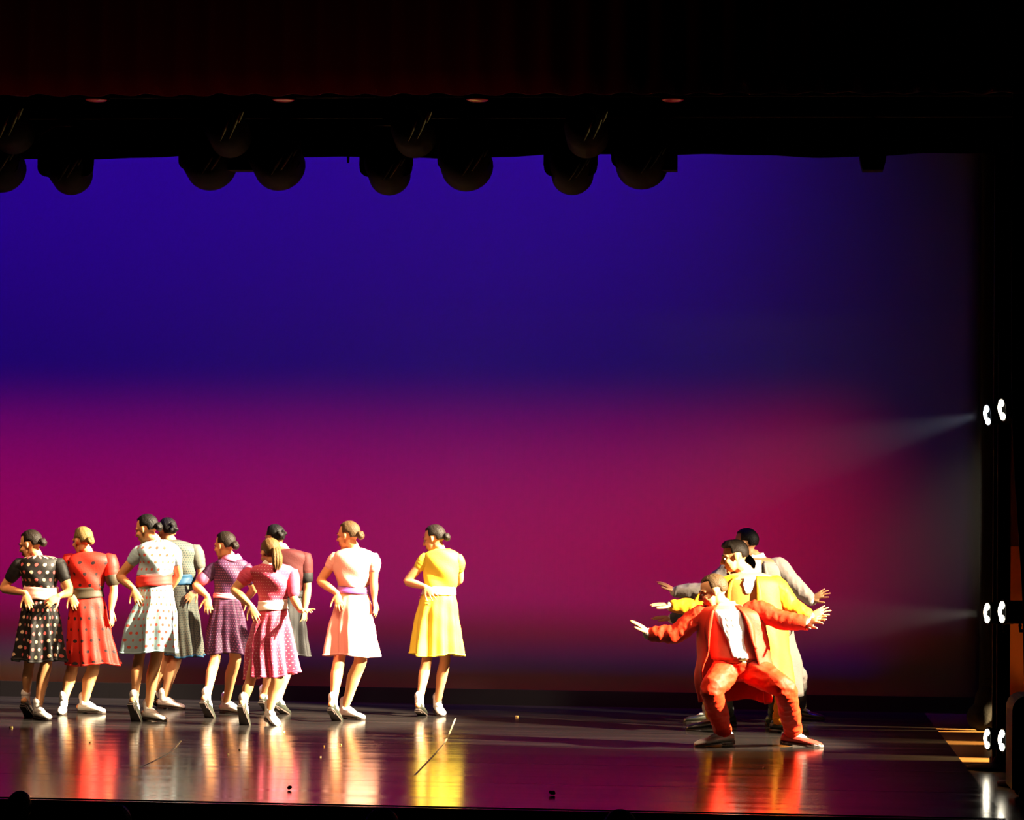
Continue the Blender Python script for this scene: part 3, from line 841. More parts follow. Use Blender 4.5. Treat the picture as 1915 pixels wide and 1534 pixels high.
def woman(sp):
    feet = [foot_solve(l['ball'], l['az'], l['anz']) for l in sp['legs']]
    Y = sp['Y'] = (feet[0][0].y + feet[1][0].y) / 2 - sp.get('fwd', 0); s = F / Y
    base = (feet[0][1] + feet[1][1]) / 2; base.z = 0
    root = thing('person', base, sp['label'], 'person', 'women dancing in swing dresses'); off = base
    skin = sp.get('skin', SKIN)
    q = lambda p, dy=0: at(p[0], p[1], Y + (p[2] if len(p) > 2 else dy))
    g = Geo()
    # head and neck
    hp = q(sp['head']); hm_ = head_matrix(hp, sp['yaw'], sp.get('pitch', 8), sp.get('roll', 0), sp.get('hk', .98))
    head_geo(g, hm_)
    nk = q(sp['neck'])
    g.tube([hm_ @ Vector((0, -.022, -.01)), hm_ @ Vector((0, -.022, -.06)), hp.lerp(nk, .75), nk + Vector((0, 0, -.01)), nk + Vector((0, 0, -.07))], [.046, .047, .046, .05, .06], 14)
    # torso under the dress
    prof = prof_at(sp['bodice'], Y) ; sk = prof_at(sp['skirt'], Y)
    rings = []
    zz = [prof[0][0] + .012 + (sk[2][0] - prof[0][0]) * i / 18 for i in range(19)]
    allp = prof + [r for r in sk if r[0] > prof[-1][0] + .005]
    for z in zz:
        cx, hw, dr = interp(allp, z)
        hw = min(hw * (.90 if z < prof[-1][0] else .76), .15)
        rings.append([Vector((cx + hw * math.cos(2 * PI * j / 20), Y + hw * dr * .95 * math.sin(2 * PI * j / 20), -z)) for j in range(20)])
    g.ring_surface(rings)
    pelv = Vector((sum(p.x for p in rings[-1]) / 20, Y, -zz[-1]))
    # arms
    for key in ('larm', 'rarm'):
        if key not in sp: continue
        a = sp[key]; P = [q(p) for p in a['p']]
        sh, el, wr, tp = P
        g.limb([sh, sh.lerp(el, .5), el, el.lerp(wr, .35), wr], [.046, .042, .035, .037, .024], 16, 14)
        hand_geo(g, wr, tp, a.get('n', (0, -1, .2)), sp.get('hand', .165), a.get('curl', .3), a.get('spread', .15), a.get('ts', 1))
    # legs
    for i, (l, (A, B, d, pt)) in enumerate(zip(sp['legs'], feet)):
        sx = -1 if i == 0 else 1
        hip = pelv + Vector((sx * .052, 0, .02))
        kn = at(l['knee'][0], l['knee'][1], Y + .3 * (A.y - Y) + l.get('kdy', 0))
        lk = l.get('k', 1)
        g.limb([hip, hip.lerp(kn, .55), kn, kn.lerp(A, .33) - d * .012, kn.lerp(A, .72), A], [.066, .060 * lk, .050 * lk, .052 * lk, .037 * lk, .031], 20, 16)
        foot_body(g, A, B, d, pt)
    body = obj('body', remeshed(g, 'body', off, .0066, 2, ratio=.42), skin, root)
    face_parts(root, hm_, off, body)
    hair_parts(root, hm_, off, root, sp['hair'][0], sp['hair'][1], sp['seed'])
    # dress
    D = sp['dress']; TOP = sp.get('top', D)
    br = garment(prof, Y, 26, 48, 0, 1, sp['seed'], wrinkle=.009)
    o = obj('bodice', to_geo(br, .95, (False, False)).mesh('bodice', off), TOP, root); solid(o, .005)
    kr = garment(sk, Y, 34, 132, sp.get('pleat', .11) * 2.3, sp.get('np', 9) - 2, sp['seed'] + 3, tiltz=sp.get('tilt', 0), ycurve=(lambda t: sp.get('sway', 0) * t * t))
    o = obj('skirt', to_geo(kr, 1.5).mesh('skirt', off), D, root); solid(o, .005)
    # hem binding
    hem = kr[-1]; g = Geo(); n = len(hem)
    g.ring_surface([[p + Vector((0, 0, .014)) + (p - Vector((hem[0].x * 0 + sum(q_.x for q_ in hem) / n, Y, p.z))).normalized() * .004 for p in hem],
                    [p - Vector((0, 0, .002)) + (p - Vector((sum(q_.x for q_ in hem) / n, Y, p.z))).normalized() * .005 for p in hem]], caps=(False, False))
    o = obj('hem', g.mesh('hem', off), sp.get('hem', D), root); solid(o, .003)
    # sash
    y0, y1 = sp['sash'][0], sp['sash'][1]; tl = sp.get('sash_tilt', 0) / s
    rr = []
    for i in range(7):
        z = -at(sp['neck'][0], y0 + (y1 - y0) * i / 6, Y).z
        cx, hw, dr = interp(allp, z); hw += .006 + .004 * math.sin(PI * i / 6) + .002 * math.sin(i * 2.3)
        rr.append([Vector((cx + hw * math.cos(2 * PI * j / 48), Y + hw * dr * 1.04 * math.sin(2 * PI * j / 48) , -z + tl * math.cos(2 * PI * j / 48) + .003 * math.sin(4 * PI * j / 48 + i))) for j in range(48)])
    g = Geo(); g.ring_surface(rr, caps=(False, False)); o = obj('sash', g.mesh('sash', off), sp['sashm'], root); solid(o, .005)
    # sleeves
    for key in ('larm', 'rarm'):
        if key not in sp: continue
        a = sp[key]; P = [q(p) for p in a['p']]; sh, el = P[0], P[1]
        f = a.get('sl', .45); r = a.get('sr', .058)
        e = sh.lerp(el, f); ctr = Vector((prof[2][1], Y, sh.z - .01)); inn = sh.lerp(ctr, .35)
        g = Geo(); p_, r_ = resample([inn, sh + Vector((0, 0, .006)), sh.lerp(e, .5), e], [r * .8, r, r * 1.04, r * .92], 12)
        tn = [r2 * (1 + .03 * math.sin(i * 2.1)) for i, r2 in enumerate(r_)]
        g.tube(p_, tn, 20); so = obj('sleeve', g.mesh('sleeve', off), a.get('m', TOP), root)
        if 'cuff' in a:
            g = Geo(); dd = (el - sh).normalized(); g.tube([e - dd * .018, e + dd * .022], [r * .96, r * .92], 20); obj('cuff', g.mesh('cuff', off), a['cuff'], so)
    # collar
    if 'collar' in sp:
        g = Geo(); rr = []
        zc_ = br[0][0].z
        for i, (hw, dz) in enumerate(((.055, .028), (.068, .016), (.088, -.012), (.094, -.03))):
            rr.append([Vector((nk.x + .004 + hw * math.cos(2 * PI * j / 28), Y + hw * .8 * math.sin(2 * PI * j / 28), zc_ + dz + .006 * math.cos(6 * PI * j / 28))) for j in range(28)])
        g.ring_surface(rr, caps=(False, False)); o = obj('collar', g.mesh('collar', off), sp['collar'], root); solid(o, .008)
    for l, (A, B, d, pt) in zip(sp['legs'], feet):
        shoe_parts(off, root, A, B, d, pt, .92, l.get('shoe', SHOE_W), sock_h=l.get('sock', .10))
    return root

RED_D = dotmat('red_black_spots', (.50, .014, .006), [(.02, .008, .008)], .095, .015, .6)
BLK_D = dotmat('black_pink_spots', (.010, .008, .007), [(.75, .50, .30), (.62, .11, .10)], .062, .014, .6)
BLUE_D = dotmat('paleblue_red_spots', (.36, .52, .56), [(.65, .10, .06)], .058, .012, .6)
GREY_D = dotmat('grey_check', (.075, .075, .06), [(.02, .035, .035)], .020, .006, .7, stagger=True)
PURP_D = dotmat('purple_pin_spots', (.040, .009, .036), [(.22, .06, .13)], .022, .005, .6)
PINK_D = dotmat('pink_pin_spots', (.60, .06, .12), [(.80, .45, .48)], .024, .004, .6)
PALE_D = mat('pale_pink_cloth', (.78, .40, .30), .75, bump=.15, bscale=90)
YEL_D = mat('yellow_cloth', (.76, .58, .04), .65, bump=.15, bscale=90)
MAR_D = mat('maroon_cloth', (.045, .003, .0025), .75, bump=.15, bscale=90)
BLK_C = mat('black_dress_cloth', (.004, .003, .003), .7, bump=.15, bscale=90)
SASH_P = mat('sash_palepink', (.78, .48, .38), .6)
SASH_K = mat('sash_black', (.035, .025, .012), .6)
SASH_R = mat('sash_red', (.70, .04, .03), .6)
SASH_B = mat('sash_blue', (.003, .04, .09), .6)
SASH_PK = mat('sash_pink', (.70, .18, .22), .6)
SASH_V = mat('sash_violet', (.20, .06, .26), .6)
SASH_W = mat('sash_white', (.80, .72, .62), .6)
PINKC = mat('collar_pink', (.50, .11, .21), .7)

woman(dict(seed=1, Y=24.7, label='woman in black dress with cream and pink spots, pale pink sash, hands on hips', skin=SKIN,
    head=(57, 1020), yaw=72, pitch=14, neck=(70, 1040), hair=('bun', 'dark'),
    bodice=[(1039, 62, 84, .8), (1044, 44, 106, .62), (1052, 37, 113, .6), (1068, 36, 110), (1084, 41, 108), (1099, 46, 107)],
    sash=(1098, 1121), sashm=SASH_P, skirt=[(1112, 46, 107, .75), (1128, 44, 108, .8), (1145, 41, 110, .85), (1180, 34, 114, .85), (1236, 24, 121, .8)], pleat=.10, np=9,
    dress=BLK_D,
    larm=dict(p=[(36, 1058), (6, 1101, .03), (48, 1110, -.10), (58, 1142, -.15)], sl=.5, curl=.3),
    rarm=dict(p=[(111, 1058), (132, 1108, -.02), (111, 1115, -.12), (96, 1124, -.16)], sl=.45, ts=-1),
    legs=[dict(knee=(54, 1246), ball=(54, 1342), az=85, anz=.15, shoe=SHOE_D, k=.85), dict(knee=(86, 1243), ball=(84, 1347), az=-50, anz=.085)]))
woman(dict(seed=2, Y=25.0, label='woman in red dress with black spots and wide black sash',
    head=(154, 1013), yaw=48, pitch=6, neck=(165, 1034), hair=('bun', 'blond'),
    bodice=[(1032, 152, 180, .8), (1038, 136, 203, .62), (1048, 127, 210, .6), (1064, 128, 203), (1085, 132, 197), (1108, 135, 190)],
    sash=(1099, 1119), sashm=SASH_K, sash_tilt=4, skirt=[(1114, 134, 191, .75), (1128, 130, 197, .85), (1150, 127, 202, .85), (1190, 124, 210, .85), (1243, 118, 223, .85)], pleat=.09, np=8,
    dress=RED_D, sway=.05,
    larm=dict(p=[(129, 1050), (120, 1095, .05), (132, 1112, -.10), (141, 1132, -.14)], sl=.6, sr=.066),
    rarm=dict(p=[(206, 1050), (213, 1104, -.02), (208, 1140, -.05), (211, 1176, -.06)], sl=.58, sr=.066, cuff=SASH_K, ts=-1, n=(1, -.3, 0), curl=.2),
    legs=[dict(knee=(135, 1252), ball=(116, 1337), az=-80, anz=.10, k=1.02), dict(knee=(174, 1252), ball=(181, 1335), az=-22, anz=.085, k=1.1)]))
woman(dict(seed=4, Y=25.3, label='woman in grey checked dress with blue sash, half hidden behind the pale blue dress', skin=SKIN_B,
    head=(312, 995), yaw=40, pitch=2, neck=(322, 1014), hair=('curls', 'black'),
    bodice=[(1010, 311, 334, .8), (1017, 292, 358, .62), (1026, 285, 370, .6), (1044, 288, 368), (1064, 298, 366), (1084, 304, 362)],
    sash=(1075, 1094), sashm=SASH_B, sash_tilt=3, skirt=[(1088, 304, 362, .75), (1104, 300, 366, .8), (1124, 298, 368, .85), (1164, 304, 372, .85), (1228, 310, 379, .85)], pleat=.10, np=9,
    dress=GREY_D, hem=SASH_B,
    larm=dict(p=[(290, 1030), (284, 1072, .1), (300, 1095, .02), (310, 1115, -.02)], sl=.5),
    rarm=dict(p=[(367, 1032), (377, 1072, .0), (368, 1104, -.1), (352, 1118, -.16)], sl=.6, sr=.06, ts=-1),
    legs=[dict(knee=(306, 1238), ball=(300, 1324), az=70, anz=.13, shoe=SHOE_D), dict(knee=(328, 1238), ball=(330, 1327), az=-20, anz=.09)]))
woman(dict(seed=3, Y=24.4, label='tall woman in pale blue dress with red spots and red sash, one hand on hip', skin=SKIN,
    head=(274, 991), yaw=68, pitch=14, neck=(293, 1013), hair=('bun', 'black'),
    bodice=[(1010, 284, 312, .8), (1018, 266, 328, .62), (1028, 257, 333, .6), (1046, 259, 329), (1062, 261, 325), (1078, 257, 320)],
    sash=(1075, 1096), sashm=SASH_R, sash_tilt=4, skirt=[(1088, 257, 319, .75), (1104, 258, 323, .82), (1124, 254, 327, .85), (1166, 236, 332, .85), (1220, 227, 335, .8)], pleat=.11, np=8,
    dress=BLUE_D,
    larm=dict(p=[(260, 1034), (224, 1079, .02), (250, 1102, -.10), (262, 1130, -.16)], sl=.32, sr=.056),
    rarm=dict(p=[(326, 1034), (334, 1074, .14), (318, 1102, .2), (304, 1108, .2)], sl=.35, sr=.056, ts=-1),
    legs=[dict(knee=(260, 1232), ball=(254, 1350), az=80, anz=.17, shoe=SHOE_D, k=.9), dict(knee=(292, 1232), ball=(297, 1350), az=-35, anz=.09)]))
woman(dict(seed=7, Y=25.3, label='woman in dark red blouse and black skirt standing behind the pink dress', skin=SKIN_B,
    head=(513, 1008), yaw=45, pitch=2, neck=(534, 1030), hair=('curls', 'black'),
    bodice=[(1027, 524, 550, .8), (1033, 506, 570, .62), (1042, 500, 577, .6), (1060, 503, 574), (1084, 510, 570), (1108, 514, 566)],
    sash=(1104, 1116), sashm=BLK_C, skirt=[(1110, 514, 566, .75), (1126, 510, 568, .8), (1146, 508, 570, .85), (1180, 505, 573, .85), (1225, 500, 579, .85)], pleat=.09, np=9,
    dress=BLK_C, top=MAR_D,
    larm=dict(p=[(505, 1050), (494, 1092, .1), (506, 1116, .0), (514, 1132, -.05)], sl=.5),
    rarm=dict(p=[(571, 1046), (575, 1102, .0), (570, 1140, -.04), (566, 1172, -.05)], sl=.55, sr=.062, cuff=BLK_C, ts=-1, n=(1, -.3, 0)),
    legs=[dict(knee=(510, 1240), ball=(500, 1330), az=80, anz=.14, shoe=SHOE_D), dict(knee=(541, 1240), ball=(531, 1336), az=70, anz=.13, shoe=SHOE_D)]))
woman(dict(seed=5, Y=24.9, label='woman in purple dress with pink collar and pink belt', skin=SKIN,
    head=(420, 1022), yaw=58, pitch=6, neck=(432, 1044), hair=('bun', 'dark'),
    bodice=[(1043, 421, 446, .8), (1050, 404, 458, .62), (1060, 396, 464, .6), (1076, 400, 460), (1096, 402, 450), (1113, 401, 444)],
    sash=(1110, 1119), sashm=SASH_PK, skirt=[(1115, 401, 444, .8), (1130, 397, 450, .85), (1150, 392, 456, .85), (1184, 385, 462, .85), (1222, 380, 472, .85)], pleat=.13, np=8,
    dress=PURP_D, collar=PINKC,
    larm=dict(p=[(400, 1066), (366, 1096, -.05), (388, 1116, -.12), (390, 1146, -.16)], sl=.5, sr=.060, m=PURP_D, cuff=PINKC),
    rarm=dict(p=[(461, 1066), (474, 1102, .10), (462, 1120, .24), (446, 1130, .26)], sl=.5, ts=-1),
    legs=[dict(knee=(402, 1234), ball=(391, 1343), az=75, anz=.165, shoe=SHOE_D, k=.9), dict(knee=(440, 1234), ball=(445, 1336), az=-28, anz=.09)]))
woman(dict(seed=6, Y=24.2, label='woman in bright pink dress with white collar and white sash, brown ponytail', skin=SKIN,
    head=(505, 1036), yaw=35, pitch=16, neck=(507, 1058), hair=('ponytail', 'lightbrown'),
    bodice=[(1054, 494, 526, .8), (1060, 474, 543, .62), (1070, 464, 550, .6), (1088, 474, 547), (1108, 482, 540), (1127, 485, 535)],
    sash=(1123, 1141), sashm=SASH_W, sash_tilt=3, skirt=[(1135, 484, 535, .8), (1152, 479, 541, .85), (1172, 470, 545, .85), (1212, 462, 553, .85), (1264, 462, 562, .85)], pleat=.13, np=8,
    dress=PINK_D, collar=SASH_W, tilt=.12,
    larm=dict(p=[(463, 1076), (438, 1104, -.04), (468, 1132, -.14), (483, 1162, -.18)], sl=.33, sr=.06),
    rarm=dict(p=[(547, 1076), (549, 1118, -.03), (562, 1142, -.14), (580, 1140, -.28)], sl=.78, sr=.056, ts=-1, n=(0, -.3, 1)),
    legs=[dict(knee=(468, 1274), ball=(457, 1357), az=80, anz=.175, shoe=SHOE_D, k=.85), dict(knee=(518, 1274), ball=(513, 1357), az=-60, anz=.11)]))
woman(dict(seed=8, Y=24.7, label='woman in pale pink dress with narrow violet belt, left hand on hip', skin=SKIN,
    head=(651, 1003), yaw=66, pitch=6, neck=(663, 1026), hair=('bun', 'brown'),
    bodice=[(1025, 650, 678, .8), (1032, 632, 696, .62), (1042, 623, 704, .6), (1060, 622, 698), (1080, 627, 692), (1099, 633, 687)],
    sash=(1098, 1110), sashm=SASH_V, skirt=[(1105, 632, 687, .78), (1122, 628, 692, .85), (1142, 623, 696, .85), (1180, 614, 703, .85), (1226, 608, 713, .82)], pleat=.12, np=7,
    dress=PALE_D,
    larm=dict(p=[(627, 1046), (599, 1087, .0), (630, 1110, -.12), (637, 1142, -.17)], sl=.30, sr=.056),
    rarm=dict(p=[(699, 1048), (699, 1086, -.02), (700, 1120, -.03), (704, 1150, -.04)], sl=.42, sr=.058, ts=-1, n=(1, -.3, 0), curl=.2),
    legs=[dict(knee=(634, 1236), ball=(629, 1349), az=78, anz=.15, shoe=SHOE_D), dict(knee=(674, 1236), ball=(667, 1346), az=-32, anz=.09, k=1.1)]))
woman(dict(seed=9, Y=25.0, label='woman in yellow dress with white sash standing alone at the end of the row', skin=SKIN,
    head=(812, 1009), yaw=70, pitch=12, neck=(825, 1030), hair=('bun', 'dark'),
    bodice=[(1027, 811, 841, .8), (1034, 797, 856, .62), (1044, 791, 862, .6), (1064, 793, 861), (1084, 794, 856), (1103, 793, 850)],
    sash=(1097, 1112), sashm=SASH_W, skirt=[(1106, 792, 850, .78), (1126, 784, 854, .85), (1148, 778, 857, .85), (1180, 772, 861, .85), (1225, 766, 867, .85)], pleat=.11, np=8,
    dress=YEL_D,
    larm=dict(p=[(795, 1047), (761, 1088, .0), (795, 1098, -.13), (818, 1118, -.19)], sl=.28, sr=.056, spread=.3),
    rarm=dict(p=[(857, 1049), (859, 1086, .10), (816, 1106, .20), (782, 1113, .17)], sl=.36, sr=.056, ts=-1),
    legs=[dict(knee=(798, 1236), ball=(789, 1339), az=85, anz=.12, shoe=SHOE_D, k=.9), dict(knee=(832, 1236), ball=(824, 1339), az=-70, anz=.10, k=.95)]))
# ---------------------------------------------------------------- the men in zoot suits
def man(sp):
    Y = sp['Y']; s = F / Y
    q = lambda p: at(p[0], p[1], Y + (p[2] if len(p) > 2 else 0))
    feet = [foot_solve(l['ball'], l['az'], l['anz']) for l in sp['legs']]
    base = (feet[0][1] + feet[1][1]) / 2; base.z = 0
    root = thing('person', base, sp['label'], 'person', 'men lunging in a line in long suits'); off = base
    skin = sp.get('skin', SKIN)
    g = Geo(); hp = q(sp['head']); hm_ = head_matrix(hp, sp['yaw'], sp.get('pitch', 5), sp.get('roll', 0), 1.06)
    head_geo(g, hm_, True)
    nk = q(sp['neck'])
    g.tube([hm_ @ Vector((0, -.02, -.02)), hm_ @ Vector((0, -.02, -.07)), hp.lerp(nk, .8), nk, nk + Vector((0, 0, -.08))], [.056, .056, .057, .06, .07], 14)
    tor = prof_at(sp['torso'], Y); ty = sp.get('tdy', 0)
    def torso(gr, grow, z0=None, z1=None, nn=22, dk=1.0):
        rings = []
        a0, a1 = (tor[0][0] if z0 is None else z0), (tor[-1][0] if z1 is None else z1)
        for i in range(nn + 1):
            z = a0 + (a1 - a0) * i / nn
            cx, hw, dr = interp(tor, z); hw += grow
            rings.append([Vector((cx + hw * math.cos(2 * PI * j / 24), Y + hw * dr * dk * math.sin(2 * PI * j / 24), -z)) for j in range(24)])
        gr.ring_surface(rings); return rings
    torso(g, -.018)
    arms = []
    for key in ('larm', 'rarm'):
        a = sp[key]; P = [q(p) for p in a['p']]; arms.append((a, P))
        sh, el, wr, tp = P
        g.limb([sh, sh.lerp(el, .5), el, el.lerp(wr, .35), wr], [.052, .048, .04, .041, .027], 16, 14)
        hand_geo(g, wr, tp, a.get('n', (0, 0, 1)), .19, a.get('curl', .12), a.get('spread', .35), a.get('ts', 1))
    pel = q(sp['pelvis'])
    legs = []
    for i, (l, (A, B, d, pt)) in enumerate(zip(sp['legs'], feet)):
        hip = pel + Vector(((-1 if i == 0 else 1) * .09, 0, -.02))
        kn = at(l['knee'][0], l['knee'][1], l.get('kY', (A.y + Y) / 2 - .12)); legs.append((hip, kn, A))
        g.limb([hip, hip.lerp(kn, .5), kn, kn.lerp(A, .33), A], [.09, .078, .058, .056, .036], 18, 14)
        foot_body(g, A, B, d, pt)
    body = obj('body', remeshed(g, 'body', off, .0066, 2, ratio=.42), skin, root)
    face_parts(root, hm_, off, body)
    hair_parts(root, hm_, off, root, sp['hair'][0], sp['hair'][1], sp['seed'])
    # trousers
    g = Geo()
    g.ellipsoid(pel + Vector((0, 0, .0)), (.15, .12, .11))
    g.tube([pel + Vector((0, 0, .02)), pel + Vector((0, 0, sp.get('rise', .10)))], [(.125, .15), (.112, .135)], 20, ref=(0, 1, 0))
    for (hip, kn, A), l in zip(legs, sp['legs']):
        e = A + Vector((0, 0, .03))
        w = l.get('w', 1)
        g.limb([hip, hip.lerp(kn, .5), kn, kn.lerp(e, .5), e], [.115 * w, .102 * w, .084 * w, .080 * w, .066 * w], 20, 18)
    tr = obj('trousers', remeshed(g, 'trousers', off, .010, 1, .012, (9, 9, 17), ratio=.8), sp['suit'], root)
    for (hip, kn, A), l in zip(legs, sp['legs']):
        dn = (A - kn).normalized(); e = A + Vector((0, 0, .03))
        g = Geo(); g.tube([e - dn * .02, e + dn * .012], [.072, .070], 18); obj('cuff', g.mesh('cuff', off), sp['suit'], tr)
    # waistband and buckle
    zb_ = -(pel.z + sp.get('rise', .10))
    g = Geo(); g.ring_surface([[Vector((pel.x + .122 * math.cos(2 * PI * j / 28), Y + .145 * .92 * math.sin(2 * PI * j / 28), -zb_ + dz)) for j in range(28)] for dz in (-.035, -.004)], caps=(False, False))
    bl = obj('belt', g.mesh('belt', off), sp.get('belt', SHOE_D), root); solid(bl, .006)
    g = Geo(); g.box((pel.x + .02, Y - .137, -zb_ - .02), (.05, .008, .036)); obj('buckle', g.mesh('buckle', off, False), mat('brass', (.6, .4, .12), .3, metal=.9), bl)
    # vest and shirt
    g = Geo(); torso(g, -.004, tor[0][0] + .07, -pel.z - .05, 20); obj('vest', g.mesh('vest', off), sp['vest'], root)
    def front(x_l, x_r, rows, grow, nm, m_, par, nn=14):
        """cloth lying on the front of the chest between two edges given per row (py, xl, xr)"""
        rows_ = [(-at(x, py, Y).z, at(a, py, Y).x, at(b_, py, Y).x) for py, a, b_ in rows for x in (a,)]
        rings = []
        for i in range(nn + 1):
            z = rows_[0][0] + (rows_[-1][0] - rows_[0][0]) * i / nn
            a, b_ = interp(rows_, z); cx, hw, dr = interp(tor, z); hw += grow
            row = []
            for j in range(11):
                x = a + (b_ - a) * j / 10
                sn = max(-.985, min(.985, (x - cx) / hw))
                row.append(Vector((x, Y - hw * dr * math.sqrt(1 - sn * sn) + .003 * math.sin(j * 2 + i * .9), -z)))
            rings.append(row)
        gg = Geo(); gg.ring_surface(rings, close=False, caps=(False, False)); o_ = obj(nm, gg.mesh(nm, off), m_, par); solid(o_, .006); return o_
    if 'shirt' in sp:
        front(0, 0, sp['shirt'], .006, 'shirt_front', WHITE, root)
    if 'tie' in sp:
        front(0, 0, sp['tie'], .016, 'necktie', sp.get('tiem', WHITE), root)
    # collar
    g = Geo(); rr = []
    for hw, dz in ((.066, .045), (.072, .03), (.092, .0), (.098, -.015)):
        rr.append([Vector((nk.x + hw * math.cos(2 * PI * j / 28), nk.y + hw * .92 * math.sin(2 * PI * j / 28), nk.z + dz - .02 * max(0, -math.sin(2 * PI * j / 28)) ** 4)) for j in range(28)])
    g.ring_surface(rr, caps=(False, False)); o = obj('shirt_collar', g.mesh('shirt_collar', off), WHITE, root); solid(o, .006)
    # jacket: sleeves
    for a, (sh, el, wr, tp) in arms:
        c = Vector((tor[2][1], Y, sh.z - .03))
        g = Geo(); inn = sh.lerp(c, .3); e = el.lerp(wr, .93)
        g.limb([inn, sh, sh.lerp(el, .5), el, el.lerp(e, .5), e], [.075, .082, .078, .072, .066, .056], 22, 18)
        so = obj('sleeve', remeshed(g, 'sleeve', off, .009, 1, .011, (16, 9, 9), ratio=.8), sp['coat'], root)
        d_ = (wr - el).normalized()
        g = Geo(); g.tube([e - d_ * .02, e + d_ * .026], [.047, .044], 18); tag(obj('shirt_cuff', g.mesh('shirt_cuff', off), WHITE, so), 'white shirt cuff')
    # jacket body with open front
    rows = []
    for r in sp['coat_rows']:
        py, xl, xr, gl, gr, dr = r[:6]
        rows.append((-at(xl, py, Y).z, at(xl, py, Y).x, at(xr, py, Y).x, at(gl, py, Y).x, at(gr, py, Y).x, dr))
    nv, nu = 34, 64; rings = []
    for i in range(nv + 1):
        t = i / nv; z = rows[0][0] + (rows[-1][0] - rows[0][0]) * t
        xl, xr, gl, gr, dr = interp(rows, z); cx = (xl + xr) / 2; hw = (xr - xl) / 2
        fl = -math.asin(max(-.97, min(.97, (cx - gl) / hw))); fr = math.asin(max(-.97, min(.97, (gr - cx) / hw)))
        row = []
        for j in range(nu + 1):
            f = fr + (2 * PI + fl - fr) * j / nu
            am = .05 * t * t; k = 1 - am + am * math.sin(9 * f + sp['seed']) + .012 * math.sin(6 * f - z * 22)
            row.append(Vector((cx + hw * k * math.sin(f), Y - hw * dr * k * math.cos(f) + sp.get('back', 0) * t * t, -z + .012 * t * math.sin(5 * f))))
        rings.append(row)
    g = Geo(); g.ring_surface(rings, close=False, caps=(False, False)); jk = obj('jacket', g.mesh('jacket', off), sp['coat'], root); solid(jk, .008)
    # lapels folded back along both front edges
    for sd, sl in ((0, 1), (nu, -1)):
        lr = []
        m_ = int(nv * .46)
        for i in range(1, m_ + 1):
            w = math.sin(PI * min(1, (i / m_) * 1.15) * .87) * .055 + .004
            a = rings[i][sd]; b_ = rings[i][sd + sl * 5]; dd = (b_ - a)
            dd.z = 0; dd = dd.normalized() if dd.length > 1e-5 else Vector((sl, 0, 0))
            lr.append([a + Vector((0, -.010, 0)), a + dd * w * .5 + Vector((0, -.020, 0)), a + dd * w + Vector((0, -.016, 0))])
        g = Geo(); g.ring_surface(lr, close=False, caps=(False, False)); o = obj('lapel', g.mesh('lapel', off), sp['coat'], jk); solid(o, .006)
    for l, (A, B, d, pt) in zip(sp['legs'], feet):
        shoe_parts(off, root, A, B, d, pt, 1.12, l.get('shoe', SHOE_D), sock_h=.12, sock=l.get('sockm', WHITE), toe_cap=l.get('cap'))
    return root
RED_S = mat('red_suit', (.66, .022, .003), .6, spec=.2, bump=.15, bscale=60)
ORG_S = mat('orange_suit', (.72, .27, .010), .6, spec=.2, bump=.15, bscale=60)
GRY_S = mat('grey_suit', (.30, .25, .22), .6, bump=.2, bscale=70)
DRK_S = mat('dark_suit', (.05, .055, .05), .6, bump=.2, bscale=70)
VEST_R = mat('coral_vest', (.62, .11, .05), .6, bump=.1)
VEST_O = mat('amber_vest', (.50, .18, .03), .6, bump=.1)
VEST_G = mat('grey_vest', (.10, .10, .11), .6)
SHOE_R = mat('shoe_red', (.30, .03, .02), .35)

man(dict(seed=1, Y=24.4, label='man in grey suit at the back of the lunging line, arms spread', skin=SKIN_B,
    head=(1394, 1018), yaw=70, pitch=4, neck=(1413, 1044), hair=('short', 'black'),
    torso=[(1040, 1398, 1430, .8), (1048, 1370, 1458, .6), (1060, 1360, 1467, .58), (1100, 1364, 1460, .6), (1150, 1368, 1452, .65), (1200, 1364, 1450, .7)],
    larm=dict(p=[(1368, 1064), (1318, 1104, -.03), (1264, 1107, -.02), (1236, 1088)], ts=-1, n=(.3, -.2, 1)),
    rarm=dict(p=[(1456, 1060), (1484, 1092, -.02), (1516, 1122, -.06), (1560, 1100, -.12)], n=(0, -.6, .6)),
    pelvis=(1406, 1192), rise=.06,
    legs=[dict(knee=(1330, 1262), ball=(1300, 1352), az=-160, anz=.09), dict(knee=(1490, 1262), ball=(1520, 1346), az=-20, anz=.09)],
    suit=GRY_S, coat=GRY_S, vest=VEST_G, shirt=[(1048, 1406, 1424), (1080, 1400, 1424), (1120, 1408, 1418)],
    coat_rows=[(1046, 1388, 1442, 1404, 1428, .7), (1056, 1360, 1464, 1396, 1428, .6), (1100, 1358, 1468, 1392, 1430, .62), (1174, 1340, 1482, 1380, 1440, .66), (1245, 1312, 1500, 1360, 1462, .6), (1300, 1304, 1502, 1350, 1470, .55)]))
